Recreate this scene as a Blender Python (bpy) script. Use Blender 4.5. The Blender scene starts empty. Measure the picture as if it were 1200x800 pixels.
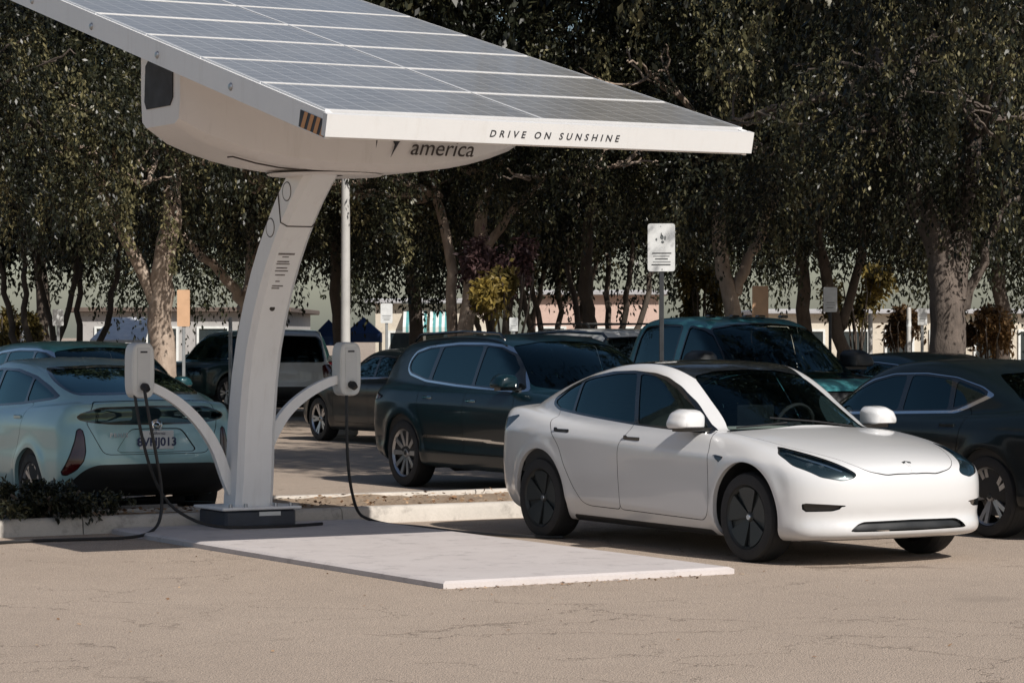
import bpy, bmesh, math, random
import numpy as np
from mathutils import Vector, Matrix
R = math.radians
rng = np.random.default_rng(7)
random.seed(7)

# ------------------------------------------------------------------ camera, sky, sun, exposure
scn = bpy.context.scene
col = scn.collection
FPX, HORIZ, EYE = 3260.0, 390.0, 1.7          # focal length and horizon in pixels of a 1200 x 800 frame
cam_d = bpy.data.cameras.new('camera')
cam_d.sensor_width = 36.0
cam_d.lens = 36.0 * FPX / 1200.0
cam_d.clip_end = 3000.0
cam = bpy.data.objects.new('camera', cam_d)
col.objects.link(cam)
cam.location = (0, 0, EYE)
cam.rotation_euler = (R(90) - math.atan(10 / FPX), 0, 0)
scn.camera = cam

SUN_EL = 39.8
SUN_DIR = Vector((0.575, -0.818, 0)).normalized()        # horizontal direction towards the sun
world = bpy.data.worlds.new('World')
scn.world = world
world.use_nodes = True
wn = world.node_tree
bg = wn.nodes['Background']
sky = wn.nodes.new('ShaderNodeTexSky')
sky.sky_type = 'NISHITA'
sky.sun_disc = False
sky.sun_elevation = R(SUN_EL)
sky.sun_rotation = math.atan2(SUN_DIR.x, SUN_DIR.y)
sky.dust_density = 1.2
wn.links.new(sky.outputs[0], bg.inputs[0])
bg.inputs[1].default_value = 0.072
sun_d = bpy.data.lights.new('sun', 'SUN')
sun_d.energy = 5.0
sun_d.angle = R(0.53)
sun_d.color = (1.0, 0.945, 0.88)
sun = bpy.data.objects.new('sun', sun_d)
col.objects.link(sun)
sd = Vector((SUN_DIR.x * math.cos(R(SUN_EL)), SUN_DIR.y * math.cos(R(SUN_EL)), math.sin(R(SUN_EL))))
sun.rotation_euler = sd.to_track_quat('Z', 'Y').to_euler()
sun.location = (20, -20, 30)
vs = scn.view_settings
vs.view_transform = 'Standard'
vs.look = 'None'
vs.exposure = 0.14
vs.gamma = 1.0
vs.use_curve_mapping = False
scn.render.engine = 'CYCLES'
scn.cycles.max_bounces = 8
scn.cycles.transparent_max_bounces = 24

U = np.array([0.5, -0.866])        # stalls run along this (towards the aisle), V runs along the kerb
VV = np.array([0.866, 0.5])

# ------------------------------------------------------------------ materials
def nmat(name):
    m = bpy.data.materials.new(name)
    m.use_nodes = True
    nt = m.node_tree
    return m, nt, nt.nodes['Principled BSDF']

def N(nt, t, **kw):
    n = nt.nodes.new(t)
    for k, v in kw.items():
        if hasattr(n, k):
            setattr(n, k, v)
        else:
            n.inputs[k].default_value = v
    return n

def ramp(nt, fac, stops):
    r = nt.nodes.new('ShaderNodeValToRGB')
    e = r.color_ramp.elements
    while len(e) < len(stops):
        e.new(0.5)
    for i, (p, c) in enumerate(stops):
        e[i].position = p
        e[i].color = (*c, 1) if len(c) == 3 else c
    nt.links.new(fac, r.inputs[0])
    return r.outputs[0]

def mix(nt, fac, a, b, mode='MIX'):
    m = nt.nodes.new('ShaderNodeMix')
    m.data_type = 'RGBA'
    m.blend_type = mode
    for i, v in ((0, fac), (6, a), (7, b)):
        if hasattr(v, 'is_linked') or hasattr(v, 'links'):
            nt.links.new(v, m.inputs[i])
        elif i == 0:
            m.inputs[0].default_value = v
        else:
            m.inputs[i].default_value = (*v, 1)
    return m.outputs[2]

def noise(nt, scale, detail=4, rough=0.55, coord='Object', vec=None):
    n = nt.nodes.new('ShaderNodeTexNoise')
    n.inputs['Scale'].default_value = scale
    n.inputs['Detail'].default_value = detail
    n.inputs['Roughness'].default_value = rough
    if vec is None:
        tc = nt.nodes.new('ShaderNodeTexCoord')
        vec = tc.outputs[coord]
    nt.links.new(vec, n.inputs['Vector'])
    return n

def bump(nt, bs, h, strength=0.3, dist=0.01):
    b = nt.nodes.new('ShaderNodeBump')
    b.inputs['Strength'].default_value = strength
    b.inputs['Distance'].default_value = dist
    nt.links.new(h, b.inputs['Height'])
    nt.links.new(b.outputs[0], bs.inputs['Normal'])

def plain(name, c, rough=0.5, metal=0.0, coat=0.0, var=0.12, vscale=6.0, spec=0.5):
    """painted / moulded surface with a little procedural unevenness"""
    m, nt, b = nmat(name)
    n = noise(nt, vscale, 5)
    lo = tuple(max(0, x * (1 - var)) for x in c)
    hi = tuple(min(1, x * (1 + var)) for x in c)
    nt.links.new(ramp(nt, n.outputs[0], [(0.3, lo), (0.7, hi)]), b.inputs['Base Color'])
    rr = ramp(nt, n.outputs[0], [(0.3, (rough * 0.85,) * 3), (0.7, (min(1, rough * 1.15),) * 3)])
    nt.links.new(rr, b.inputs['Roughness'])
    b.inputs['Metallic'].default_value = metal
    b.inputs['Coat Weight'].default_value = coat
    b.inputs['Coat Roughness'].default_value = 0.04
    b.inputs['Specular IOR Level'].default_value = spec
    return m

def car_paint(name, c, flake=0.0, rough=0.4, dust=0.06, coat=0.8, spec=0.3):
    m, nt, b = nmat(name)
    n = noise(nt, 2.2, 6, 0.65)
    geo = nt.nodes.new('ShaderNodeTexCoord')
    sx = nt.nodes.new('ShaderNodeSeparateXYZ')
    nt.links.new(geo.outputs['Object'], sx.inputs[0])
    mr = nt.nodes.new('ShaderNodeMapRange')            # road dust gathers on the lowest 30 cm
    mr.inputs[1].default_value = 0.55; mr.inputs[2].default_value = 0.15
    mr.inputs[3].default_value = 0.0; mr.inputs[4].default_value = 1.0
    nt.links.new(sx.outputs[2], mr.inputs[0])
    mm = nt.nodes.new('ShaderNodeMath'); mm.operation = 'MULTIPLY'
    nt.links.new(mr.outputs[0], mm.inputs[0]); nt.links.new(n.outputs[0], mm.inputs[1])
    m2 = nt.nodes.new('ShaderNodeMath'); m2.operation = 'MULTIPLY_ADD'
    nt.links.new(mm.outputs[0], m2.inputs[0]); m2.inputs[1].default_value = 0.22; m2.inputs[2].default_value = dust
    nt.links.new(mix(nt, m2.outputs[0], c, (0.16, 0.15, 0.14)), b.inputs['Base Color'])
    b.inputs['Roughness'].default_value = rough
    b.inputs['Metallic'].default_value = flake
    b.inputs['Specular IOR Level'].default_value = spec
    b.inputs['Coat Weight'].default_value = coat
    nt.links.new(ramp(nt, n.outputs[0], [(0.35, (0.03,) * 3), (0.7, (0.12,) * 3)]), b.inputs['Coat Roughness'])
    return m

def glass_mat(name, tint, ior=1.45, smudge=0.0):
    m, nt, b = nmat(name)
    nt.nodes.remove(b)
    out = nt.nodes['Material Output']
    tr = N(nt, 'ShaderNodeBsdfTransparent'); tr.inputs[0].default_value = (*tint, 1)
    gl = N(nt, 'ShaderNodeBsdfGlossy'); gl.inputs['Roughness'].default_value = 0.02
    gl.inputs['Color'].default_value = (0.62, 0.95, 1.0, 1)
    fr = N(nt, 'ShaderNodeFresnel'); fr.inputs[0].default_value = ior
    n = noise(nt, 3.0, 4)
    ad = nt.nodes.new('ShaderNodeMath'); ad.operation = 'MULTIPLY_ADD'
    nt.links.new(n.outputs[0], ad.inputs[0]); ad.inputs[1].default_value = smudge
    nt.links.new(fr.outputs[0], ad.inputs[2])
    mx = N(nt, 'ShaderNodeMixShader')
    nt.links.new(ad.outputs[0], mx.inputs[0]); nt.links.new(tr.outputs[0], mx.inputs[1]); nt.links.new(gl.outputs[0], mx.inputs[2])
    nt.links.new(mx.outputs[0], out.inputs[0])
    return m

M = {}
M['rubber'] = plain('tyre rubber', (0.013, 0.013, 0.014), 0.75, var=0.3, vscale=14)
M['black'] = plain('black plastic', (0.012, 0.013, 0.014), 0.5, var=0.25)
M['gloss_black'] = plain('gloss black trim', (0.006, 0.007, 0.008), 0.12, coat=0.6)
M['gap'] = plain('panel gap', (0.012, 0.012, 0.013), 0.9)
M['chrome'] = plain('chrome', (0.72, 0.74, 0.75), 0.12, metal=1.0, var=0.04)
M['alloy'] = plain('alloy wheel', (0.42, 0.43, 0.45), 0.32, metal=0.85)
M['dark_alloy'] = plain('dark wheel', (0.032, 0.037, 0.038), 0.45, metal=0.35)
M['interior'] = plain('dark cabin trim', (0.018, 0.019, 0.02), 0.8, var=0.2)
M['seat_cream'] = plain('pale cabin cloth', (0.35, 0.34, 0.31), 0.8)
M['seat'] = plain('seat cloth', (0.03, 0.03, 0.032), 0.85)
M['screen'] = plain('dark glass panel', (0.01, 0.012, 0.014), 0.1, coat=0.5)
M['glass'] = glass_mat('tinted side glass', (0.13, 0.21, 0.23), 1.6)
M['glass_dark'] = glass_mat('privacy glass', (0.04, 0.08, 0.09), 1.65)
M['windshield'] = glass_mat('windshield glass', (0.55, 0.62, 0.62), 1.42)
M['lens'] = glass_mat('clear lamp lens', (0.75, 0.8, 0.82), 1.5)
M['red_lens'] = plain('red lamp lens', (0.05, 0.004, 0.005), 0.12, coat=0.7)
M['lamp_in'] = plain('lamp housing', (0.02, 0.03, 0.036), 0.25, coat=0.3)
M['lamp_chrome'] = plain('lamp reflector', (0.5, 0.55, 0.6), 0.15, metal=0.9)
M['white_plate'] = plain('plate white', (0.62, 0.63, 0.62), 0.5)
M['ink'] = plain('dark ink', (0.02, 0.02, 0.025), 0.6)
M['plate_ink'] = plain('plate ink', (0.02, 0.03, 0.09), 0.5)
M['disc'] = plain('brake disc', (0.2, 0.2, 0.2), 0.45, metal=0.8)
M['shade_white'] = plain('folded sun shade', (0.55, 0.56, 0.55), 0.6)

# ------------------------------------------------------------------ mesh helpers
def mesh_np(name, V, F, mats, parent=None, smooth=False, midx=None, nrm=None):
    V = np.asarray(V, dtype=np.float32)
    me = bpy.data.meshes.new(name)
    if isinstance(F, np.ndarray):
        k = F.shape[1]
        nf = len(F)
        me.vertices.add(len(V)); me.vertices.foreach_set('co', V.ravel())
        me.loops.add(nf * k); me.loops.foreach_set('vertex_index', F.astype(np.int32).ravel())
        me.polygons.add(nf)
        me.polygons.foreach_set('loop_start', np.arange(0, nf * k, k, dtype=np.int32))
        me.polygons.foreach_set('loop_total', np.full(nf, k, dtype=np.int32))
        me.update(calc_edges=True)
    else:
        me.from_pydata([tuple(v) for v in V.tolist()], [], F)
        nf = len(F)
    if not isinstance(mats, (list, tuple)):
        mats = [mats]
    for m in mats:
        me.materials.append(m)
    if smooth:
        me.polygons.foreach_set('use_smooth', np.ones(len(me.polygons), dtype=bool))
    if midx is not None:
        me.polygons.foreach_set('material_index', np.asarray(midx, dtype=np.int32))
    me.validate()
    if nrm is not None and len(me.vertices) == len(nrm):
        me.normals_split_custom_set_from_vertices([tuple(n) for n in nrm.tolist()])
    o = bpy.data.objects.new(name, me)
    col.objects.link(o)
    if parent is not None:
        o.parent = parent
    return o

def link_mesh(name, me, parent=None, loc=(0, 0, 0), rot=(0, 0, 0), scale=(1, 1, 1)):
    o = bpy.data.objects.new(name, me)
    col.objects.link(o)
    o.location = loc; o.rotation_euler = rot; o.scale = scale
    if parent is not None:
        o.parent = parent
    return o

def empty(name, loc=(0, 0, 0), rz=0.0, label=None, cat=None, group=None):
    o = bpy.data.objects.new(name, None)
    o.empty_display_size = 0.3
    col.objects.link(o)
    o.location = loc
    o.rotation_euler = (0, 0, rz)
    return tag(o, label, cat, group)

def tag(o, label=None, cat=None, group=None, kind=None):
    if label: o['label'] = label
    if cat: o['category'] = cat
    if group: o['group'] = group
    if kind: o['kind'] = kind
    return o

class MB:
    """collects simple shapes into one mesh"""
    def __init__(s):
        s.v = []; s.f = []; s.m = []
    def add(s, v, f, mi=0):
        k = len(s.v)
        s.v += [tuple(map(float, p)) for p in v]
        s.f += [tuple(i + k for i in q) for q in f]
        s.m += [mi] * len(f)
        return s
    def box(s, c, d, mi=0, bev=0.0, rot=None):
        c = np.array(c, float); hx, hy, hz = np.array(d, float) / 2
        b = min(bev, hx * .9, hy * .9, hz * .9)
        if b <= 0:
            pts = [(x, y, z) for z in (-hz, hz) for (x, y) in ((-hx, -hy), (hx, -hy), (hx, hy), (-hx, hy))]
            fs = [(3, 2, 1, 0), (4, 5, 6, 7)] + [(i, (i + 1) % 4, 4 + (i + 1) % 4, 4 + i) for i in range(4)]
        else:
            def ring(ax, ay, z, cb):
                return [(-ax + cb, -ay, z), (ax - cb, -ay, z), (ax, -ay + cb, z), (ax, ay - cb, z),
                        (ax - cb, ay, z), (-ax + cb, ay, z), (-ax, ay - cb, z), (-ax, -ay + cb, z)]
            rs = [ring(hx - b, hy - b, -hz, b * .4), ring(hx, hy, -hz + b, b), ring(hx, hy, hz - b, b), ring(hx - b, hy - b, hz, b * .4)]
            pts = sum(rs, [])
            fs = [tuple(range(7, -1, -1)), tuple(range(24, 32))]
            for r_ in range(3):
                for i in range(8):
                    fs.append((r_ * 8 + i, r_ * 8 + (i + 1) % 8, r_ * 8 + 8 + (i + 1) % 8, r_ * 8 + 8 + i))
        P = np.array(pts)
        if rot is not None:
            P = P @ np.array(rot).T
        return s.add(P + c, fs, mi)
    def tube(s, pts, rad, n=8, mi=0, cap=True, flat=1.0):
        P = [Vector(p) for p in pts]
        if not hasattr(rad, '__len__'):
            rad = [rad] * len(P)
        vs_ = []
        up = Vector((0, 0, 1))
        prev = None
        for i, p in enumerate(P):
            t = (P[min(i + 1, len(P) - 1)] - P[max(i - 1, 0)])
            if t.length < 1e-9: t = Vector((0, 0, 1))
            t.normalize()
            if prev is None:
                a = t.cross(up)
                if a.length < 1e-3: a = t.cross(Vector((1, 0, 0)))
            else:
                a = prev - t * prev.dot(t)
            a.normalize(); b = t.cross(a); prev = a
            for j in range(n):
                an = 2 * math.pi * j / n
                vs_.append(p + a * (math.cos(an) * rad[i]) + b * (math.sin(an) * rad[i] * flat))
        fs = []
        for i in range(len(P) - 1):
            for j in range(n):
                fs.append((i * n + j, i * n + (j + 1) % n, (i + 1) * n + (j + 1) % n, (i + 1) * n + j))
        if cap:
            fs.append(tuple(range(n - 1, -1, -1)))
            fs.append(tuple(range((len(P) - 1) * n, len(P) * n)))
        return s.add(vs_, fs, mi)
    def lathe(s, prof, n=24, axis='z', c=(0, 0, 0), mi=0, close=False):
        """prof: (radius, height) pairs"""
        vs_ = []
        for (r, h) in prof:
            for j in range(n):
                a = 2 * math.pi * j / n
                p = (r * math.cos(a), r * math.sin(a), h)
                if axis == 'y': p = (p[0], p[2], -p[1])
                if axis == 'x': p = (p[2], p[0], p[1])
                vs_.append((p[0] + c[0], p[1] + c[1], p[2] + c[2]))
        fs = []
        for i in range(len(prof) - 1):
            for j in range(n):
                fs.append((i * n + j, i * n + (j + 1) % n, (i + 1) * n + (j + 1) % n, (i + 1) * n + j))
        return s.add(vs_, fs, mi)
    def prism(s, poly, h0, h1, axis='z', mi=0, xf=None):
        """extrude 2-D outline; axis tells which coordinate is the extrusion"""
        n = len(poly)
        def P(a, b, h):
            p = {'z': (a, b, h), 'y': (a, h, b), 'x': (h, a, b)}[axis]
            return xf(p) if xf else p
        vs_ = [P(a, b, h0) for a, b in poly] + [P(a, b, h1) for a, b in poly]
        fs = [tuple(range(n - 1, -1, -1)), tuple(range(n, 2 * n))] + [(i, (i + 1) % n, n + (i + 1) % n, n + i) for i in range(n)]
        return s.add(vs_, fs, mi)
    def build(s, name, mats, parent=None, smooth=False, autos=None):
        o = mesh_np(name, np.array(s.v), s.f, mats, parent, False, s.m)
        bm = bmesh.new(); bm.from_mesh(o.data)
        bmesh.ops.recalc_face_normals(bm, faces=bm.faces)
        if smooth or autos:
            ang = R(autos or 40)
            for f in bm.faces: f.smooth = True
            for e in bm.edges:
                if len(e.link_faces) == 2 and e.calc_face_angle(0) > ang: e.smooth = False
        bm.to_mesh(o.data); bm.free()
        return o

def text_mesh(body, size, depth=0.002, shear=0.0, bold=0.0, spacing=1.0, align='CENTER'):
    cu = bpy.data.curves.new('lettering', 'FONT')
    cu.body = body; cu.size = size; cu.extrude = depth; cu.shear = shear; cu.offset = bold
    cu.space_character = spacing; cu.align_x = align; cu.align_y = 'CENTER'
    cu.resolution_u = 3
    o = bpy.data.objects.new('tmp', cu); col.objects.link(o)
    me = bpy.data.meshes.new_from_object(o.evaluated_get(bpy.context.evaluated_depsgraph_get()))
    bpy.data.objects.remove(o); bpy.data.curves.remove(cu)
    return me

def basis(ex, ey, ez, loc):
    m = Matrix.Identity(4)
    for i, e in enumerate((ex, ey, ez)):
        for j in range(3): m[j][i] = e[j]
    for j in range(3): m[j][3] = loc[j]
    return m

def text_obj(name, body, size, mat, parent, ex, ey, loc, **kw):
    """flat lettering: ex reading direction, ey up, in the parent's space"""
    me = text_mesh(body, size, **kw)
    me.materials.clear(); me.materials.append(mat)
    o = bpy.data.objects.new(name, me); col.objects.link(o)
    o.parent = parent
    ex = Vector(ex).normalized(); ey = Vector(ey); ey = (ey - ex * ey.dot(ex)).normalized()
    o.matrix_local = basis(ex, ey, ex.cross(ey), loc)
    return o
# ------------------------------------------------------------------ vehicles: bodies from a distance field, cut into panels, glass and lamps
def chaikin(P, n=2, closed=True):
    P = np.array(P, float)
    for _ in range(n):
        Q = np.roll(P, -1, 0)
        if closed:
            P = np.stack([P * .75 + Q * .25, P * .25 + Q * .75], 1).reshape(-1, 2)
        else:
            a = P[:-1]; b = P[1:]
            P = np.concatenate([P[:1], np.stack([a * .75 + b * .25, a * .25 + b * .75], 1).reshape(-1, 2), P[-1:]])
    return P

def rpoly(P, seg=.08, n=2):
    """outline with small rounded corners: split long edges first, then cut corners"""
    P = np.array(P, float); out = []
    for a, b in zip(P, np.roll(P, -1, 0)):
        k = max(1, int(np.hypot(*(b - a)) / seg))
        out += [a + (b - a) * i / k for i in range(k)]
    return chaikin(out, n)

def poly_sdf(P, V):
    px = P[:, 0].copy(); py = P[:, 1].copy()
    out = np.full(len(P), 1e9); ins = np.zeros(len(P), bool)
    for (ax, ay), (bx, by) in zip(V, np.roll(V, -1, 0)):
        ex = bx - ax; ey = by - ay
        wx = px - ax; wy = py - ay
        t = np.clip((wx * ex + wy * ey) / max(ex * ex + ey * ey, 1e-12), 0, 1)
        wx -= t * ex; wy -= t * ey
        np.minimum(out, wx * wx + wy * wy, out=out)
        if abs(ey) > 1e-12:
            ins ^= ((ay > py) != (by > py)) & (px < ax + (py - ay) * (ex / ey))
    out = np.sqrt(out)
    return np.where(ins, -out, out)

class Grid2:
    def __init__(s, poly, lo, hi, h=0.01):
        s.lo = np.array(lo); s.h = h
        s.n = np.ceil((np.array(hi) - s.lo) / h).astype(int) + 1
        g = np.stack(np.meshgrid(*[s.lo[i] + h * np.arange(s.n[i]) for i in (0, 1)], indexing='ij'), -1).reshape(-1, 2)
        s.d = poly_sdf(g, poly).reshape(s.n)
    def __call__(s, x, z):
        fx = np.clip((x - s.lo[0]) / s.h, 0, s.n[0] - 1.001); fz = np.clip((z - s.lo[1]) / s.h, 0, s.n[1] - 1.001)
        i = fx.astype(int); j = fz.astype(int); fx = fx - i; fz = fz - j
        d = s.d
        return (d[i, j] * (1 - fx) + d[i + 1, j] * fx) * (1 - fz) + (d[i, j + 1] * (1 - fx) + d[i + 1, j + 1] * fx) * fz

def hermite(pts):
    xs = np.array([p[0] for p in pts], float); ys = np.array([p[1] for p in pts], float)
    o = np.argsort(xs); xs = xs[o]; ys = ys[o]
    dx = np.diff(xs); s = np.diff(ys) / dx
    m = np.zeros(len(xs)); m[0] = s[0]; m[-1] = s[-1]
    for i in range(1, len(xs) - 1):
        m[i] = 0 if s[i - 1] * s[i] <= 0 else 2 * s[i - 1] * s[i] / (s[i - 1] + s[i])
    def f(x):
        x = np.clip(x, xs[0], xs[-1])
        i = np.clip(np.searchsorted(xs, x) - 1, 0, len(dx) - 1)
        t = (x - xs[i]) / dx[i]
        return ((2 * t**3 - 3 * t**2 + 1) * ys[i] + (t**3 - 2 * t**2 + t) * dx[i] * m[i]
                + (-2 * t**3 + 3 * t**2) * ys[i + 1] + (t**3 - t**2) * dx[i] * m[i + 1])
    return f

def sstep(a, b, x):
    t = np.clip((x - a) / (b - a), 0, 1)
    return t * t * (3 - 2 * t)
def smax(a, b, r):
    h = np.maximum(r - np.abs(a - b), 0)
    return np.maximum(a, b) + h * h / (4 * r)
def smin(a, b, r):
    return -smax(-a, -b, r)

class CarShape:
    def __init__(s, sp):
        s.sp = sp
        lo = (sp['xr'][0] - .7, -.1); hi = (sp['xr'][1] + .7, sp['top'] + .3)
        if '_g' not in sp:
            sp['_g'] = (Grid2(chaikin(sp['side'], 2), lo, hi, .0125), Grid2(chaikin(sp['gh'], 2), lo, hi, .0125))
        s.side, s.gh = sp['_g']
        s.W = hermite(sp['W']); s.k = hermite(sp['inset']); s.Wg = hermite(sp['Wg'])
    def F(s, P):
        sp = s.sp
        x = P[:, 0]; y = np.abs(P[:, 1]); z = P[:, 2]
        w = s.W(x); t = np.clip(y / w, 0, 1.15)
        xf0, xf1, bf, cf = sp['bow_f']; xr0, xr1, br, cr = sp['bow_r']
        t2 = t * t; t6 = t2 * t2 * t2
        xb = x + sstep(xf0, xf1, x) * (bf * t2 + cf * t6) - sstep(xr0, xr1, -x) * (br * t2 + cr * t6)
        zb = z + sp.get('crown', .03) * t2 * sstep(.5, .8, z)
        dA = s.side(xb, zb)
        dB = y - (w - s.k(z + sp.get('belt_slope', 0.0) * np.clip(x, -1.6, 1.6)))
        for xa in sp['axles']:
            rad = np.hypot(x - xa, z - sp['wheel_r'] - sp.get('arch_up', 0.0))
            dB = dB - sp.get('flare', .015) * np.exp(-((rad - sp['arch_r'] - .02) / .06) ** 2) * sstep(.12, .3, z)
        lo = smax(dA, dB, sp.get('r1', .07))
        tt = y / sp['wg0']
        t2 = tt * tt
        xg = x + sstep(-.3, .6, x - sp.get('gh_mid', 0)) * sp['gbow_f'] * t2 - sstep(.2, 1.0, -(x - sp.get('gh_mid', 0))) * sp['gbow_r'] * t2
        zg = z + sp.get('roof_crown', .045) * t2
        dC = s.gh(xg, zg)
        h = np.maximum(z - sp['belt'], -.2)
        dD = y - (s.Wg(x) - sp['tumble'] * h - sp.get('tumble2', .25) * h * np.abs(h))
        g = smax(dC, dD, sp.get('r2', .10))
        f = smin(lo, g, sp.get('blend', .035))
        if 'bed' in sp:
            x0, x1, yb, zb_ = sp['bed']
            c = np.maximum(np.maximum(x0 - x, x - x1), np.maximum(y - yb, zb_ - z))
            f = smax(f, -c, .02)
        return f
    def grad(s, P, e=.006):
        g = np.zeros_like(P)
        for i in range(3):
            d = np.zeros(3); d[i] = e
            g[:, i] = s.F(P + d) - s.F(P - d)
        return g / (2 * e)
    def mesh(s, h, off=0.0):
        sp = s.sp
        x0, x1 = sp['xr']; zt = sp['top'] + .1
        nx = int((x1 - x0 + .2) / h) + 2; ny = 2 * (int(1.14 / h) + 1) + 1; nz = int(zt / h) + 2
        X = x0 - .1 + h * np.arange(nx); Y = h * (np.arange(ny) - ny // 2); Z = .02 + h * np.arange(nz)
        Yh = Y[ny // 2:]
        G = np.stack(np.meshgrid(X, Yh, Z, indexing='ij'), -1).reshape(-1, 3)
        Fh = (s.F(G) + off).reshape(nx, len(Yh), nz)
        F = np.concatenate([Fh[:, :0:-1], Fh], 1)
        V, Q = surface_nets(F, np.array([X[0], Y[0], Z[0]]), h)
        for _ in range(4):
            g = s.grad(V, .004)
            V = V - np.clip(s.F(V) + off, -.03, .03)[:, None] * g / np.maximum((g * g).sum(1), .2)[:, None]
        Nn = s.grad(V, .012)
        Nn /= np.linalg.norm(Nn, axis=1)[:, None] + 1e-9
        # smooth the normals over neighbours so that coats of paint do not ripple
        E = np.concatenate([Q[:, [0, 1]], Q[:, [1, 2]], Q[:, [2, 3]], Q[:, [3, 0]]])
        for _ in range(2):
            A = Nn.copy()
            for k in range(3):
                A[:, k] += np.bincount(E[:, 0], Nn[E[:, 1], k], len(Nn)) + np.bincount(E[:, 1], Nn[E[:, 0], k], len(Nn))
            Nn = A / (np.linalg.norm(A, axis=1)[:, None] + 1e-9)
        d02 = ((V[Q[:, 0]] - V[Q[:, 2]]) ** 2).sum(1); d13 = ((V[Q[:, 1]] - V[Q[:, 3]]) ** 2).sum(1)
        T = np.where((d02 < d13)[:, None, None], Q[:, [[0, 1, 2], [0, 2, 3]]], Q[:, [[1, 2, 3], [1, 3, 0]]]).reshape(-1, 3)
        fn = np.cross(V[T[:, 1]] - V[T[:, 0]], V[T[:, 2]] - V[T[:, 0]])
        flip = (fn * Nn[T[:, 0]]).sum(1) < 0
        T[flip] = T[flip][:, ::-1]
        return V, Nn, T
    def surf_y(s, x, z, y0=1.3):
        """outer |y| of the body at (x, z) arrays"""
        y = np.full(len(x), y0)
        for _ in range(32):
            y = y - np.clip(s.F(np.stack([x, y, z], 1)), -.08, .08) * .85
        return y

def surface_nets(F, org, h):
    neg = F < 0
    nx, ny, nz = F.shape
    cells = np.zeros((nx - 1, ny - 1, nz - 1), int)
    for dx in (0, 1):
        for dy in (0, 1):
            for dz in (0, 1):
                cells += neg[dx:nx - 1 + dx, dy:ny - 1 + dy, dz:nz - 1 + dz]
    act = (cells > 0) & (cells < 8)
    idx = np.full(act.shape, -1); idx[act] = np.arange(act.sum())
    C = np.argwhere(act)
    acc = np.zeros((len(C), 3)); cnt = np.zeros(len(C))
    cor = [(a, b, c) for a in (0, 1) for b in (0, 1) for c in (0, 1)]
    for p in cor:
        for ax in range(3):
            if p[ax] == 0:
                q = list(p); q[ax] = 1
                f0 = F[C[:, 0] + p[0], C[:, 1] + p[1], C[:, 2] + p[2]]; f1 = F[C[:, 0] + q[0], C[:, 1] + q[1], C[:, 2] + q[2]]
                m = (f0 < 0) != (f1 < 0)
                t = np.where(m, f0 / np.where(m, f0 - f1, 1), 0)
                pt = np.array(p, float)[None].repeat(len(C), 0); pt[:, ax] = t
                acc[m] += pt[m]; cnt[m] += 1
    V = org + h * (C + acc / cnt[:, None])
    quads = []
    for ax in range(3):
        a, b = [(1, 2), (2, 0), (0, 1)][ax]
        sl0 = [slice(None)] * 3; sl1 = [slice(None)] * 3
        sl0[ax] = slice(0, -1); sl1[ax] = slice(1, None)
        ch = neg[tuple(sl0)] != neg[tuple(sl1)]
        E = np.argwhere(ch)
        E = E[(E[:, a] > 0) & (E[:, b] > 0) & (E[:, a] < F.shape[a] - 1) & (E[:, b] < F.shape[b] - 1)]
        da = np.zeros(3, int); da[a] = 1; db = np.zeros(3, int); db[b] = 1
        q = np.stack([idx[tuple((E - o).T)] for o in (da + db, db, 0 * da, da)], 1)
        quads.append(q)
    return V, np.concatenate(quads)

def isocut(V, Nn, T, lab, d):
    """split triangles along the zero line of d"""
    d = np.where(np.abs(d) < 1e-5, 1e-5, d)
    s = d > 0
    c = s[T].sum(1)
    mixed = (c == 1) | (c == 2)
    if not mixed.any():
        return V, Nn, T, lab, d
    K = T[~mixed]; KL = lab[~mixed]; X = T[mixed]; XL = lab[mixed]
    lone = np.where((s[X].sum(1) == 1)[:, None], s[X], ~s[X]).argmax(1)
    r = np.arange(len(X))
    A = X[r, lone]; B = X[r, (lone + 1) % 3]; Cc = X[r, (lone + 2) % 3]
    E = np.concatenate([np.stack([A, B], 1), np.stack([A, Cc], 1)])
    E.sort(axis=1)
    u, inv = np.unique(E, axis=0, return_inverse=True)
    inv = inv.reshape(-1)
    t = d[u[:, 0]] / (d[u[:, 0]] - d[u[:, 1]])
    t = np.clip(t, .02, .98)
    nv = V[u[:, 0]] * (1 - t)[:, None] + V[u[:, 1]] * t[:, None]
    nn = Nn[u[:, 0]] * (1 - t)[:, None] + Nn[u[:, 1]] * t[:, None]
    nn /= np.linalg.norm(nn, axis=1)[:, None] + 1e-9
    ia = inv[:len(X)] + len(V); ic = inv[len(X):] + len(V)
    T2 = np.concatenate([K, np.stack([A, ia, ic], 1), np.stack([ia, B, Cc], 1), np.stack([ia, Cc, ic], 1)])
    L2 = np.concatenate([KL, XL, XL, XL])
    return np.concatenate([V, nv]), np.concatenate([Nn, nn]), T2, L2, np.concatenate([d, np.zeros(len(nv))])

PROJ = {'side': (0, 2), 'front': (1, 2), 'rear': (1, 2), 'top': (0, 1)}
def elig(proj, c, n, sp, lim):
    ay = np.abs(c[:, 1])
    if proj == 'side': return (ay > .35) & (np.abs(n[:, 1]) > .25)
    if proj == 'front': return (c[:, 0] > (lim if lim is not None else 0)) & (n[:, 0] > .02)
    if proj == 'rear': return (c[:, 0] < (lim if lim is not None else 0)) & (n[:, 0] < -.02)
    return (n[:, 2] > .15) & (c[:, 2] > .5)

def sub_mesh(V, Nn, T):
    u, inv = np.unique(T, return_inverse=True)
    return V[u], Nn[u], inv.reshape(T.shape)

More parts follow.
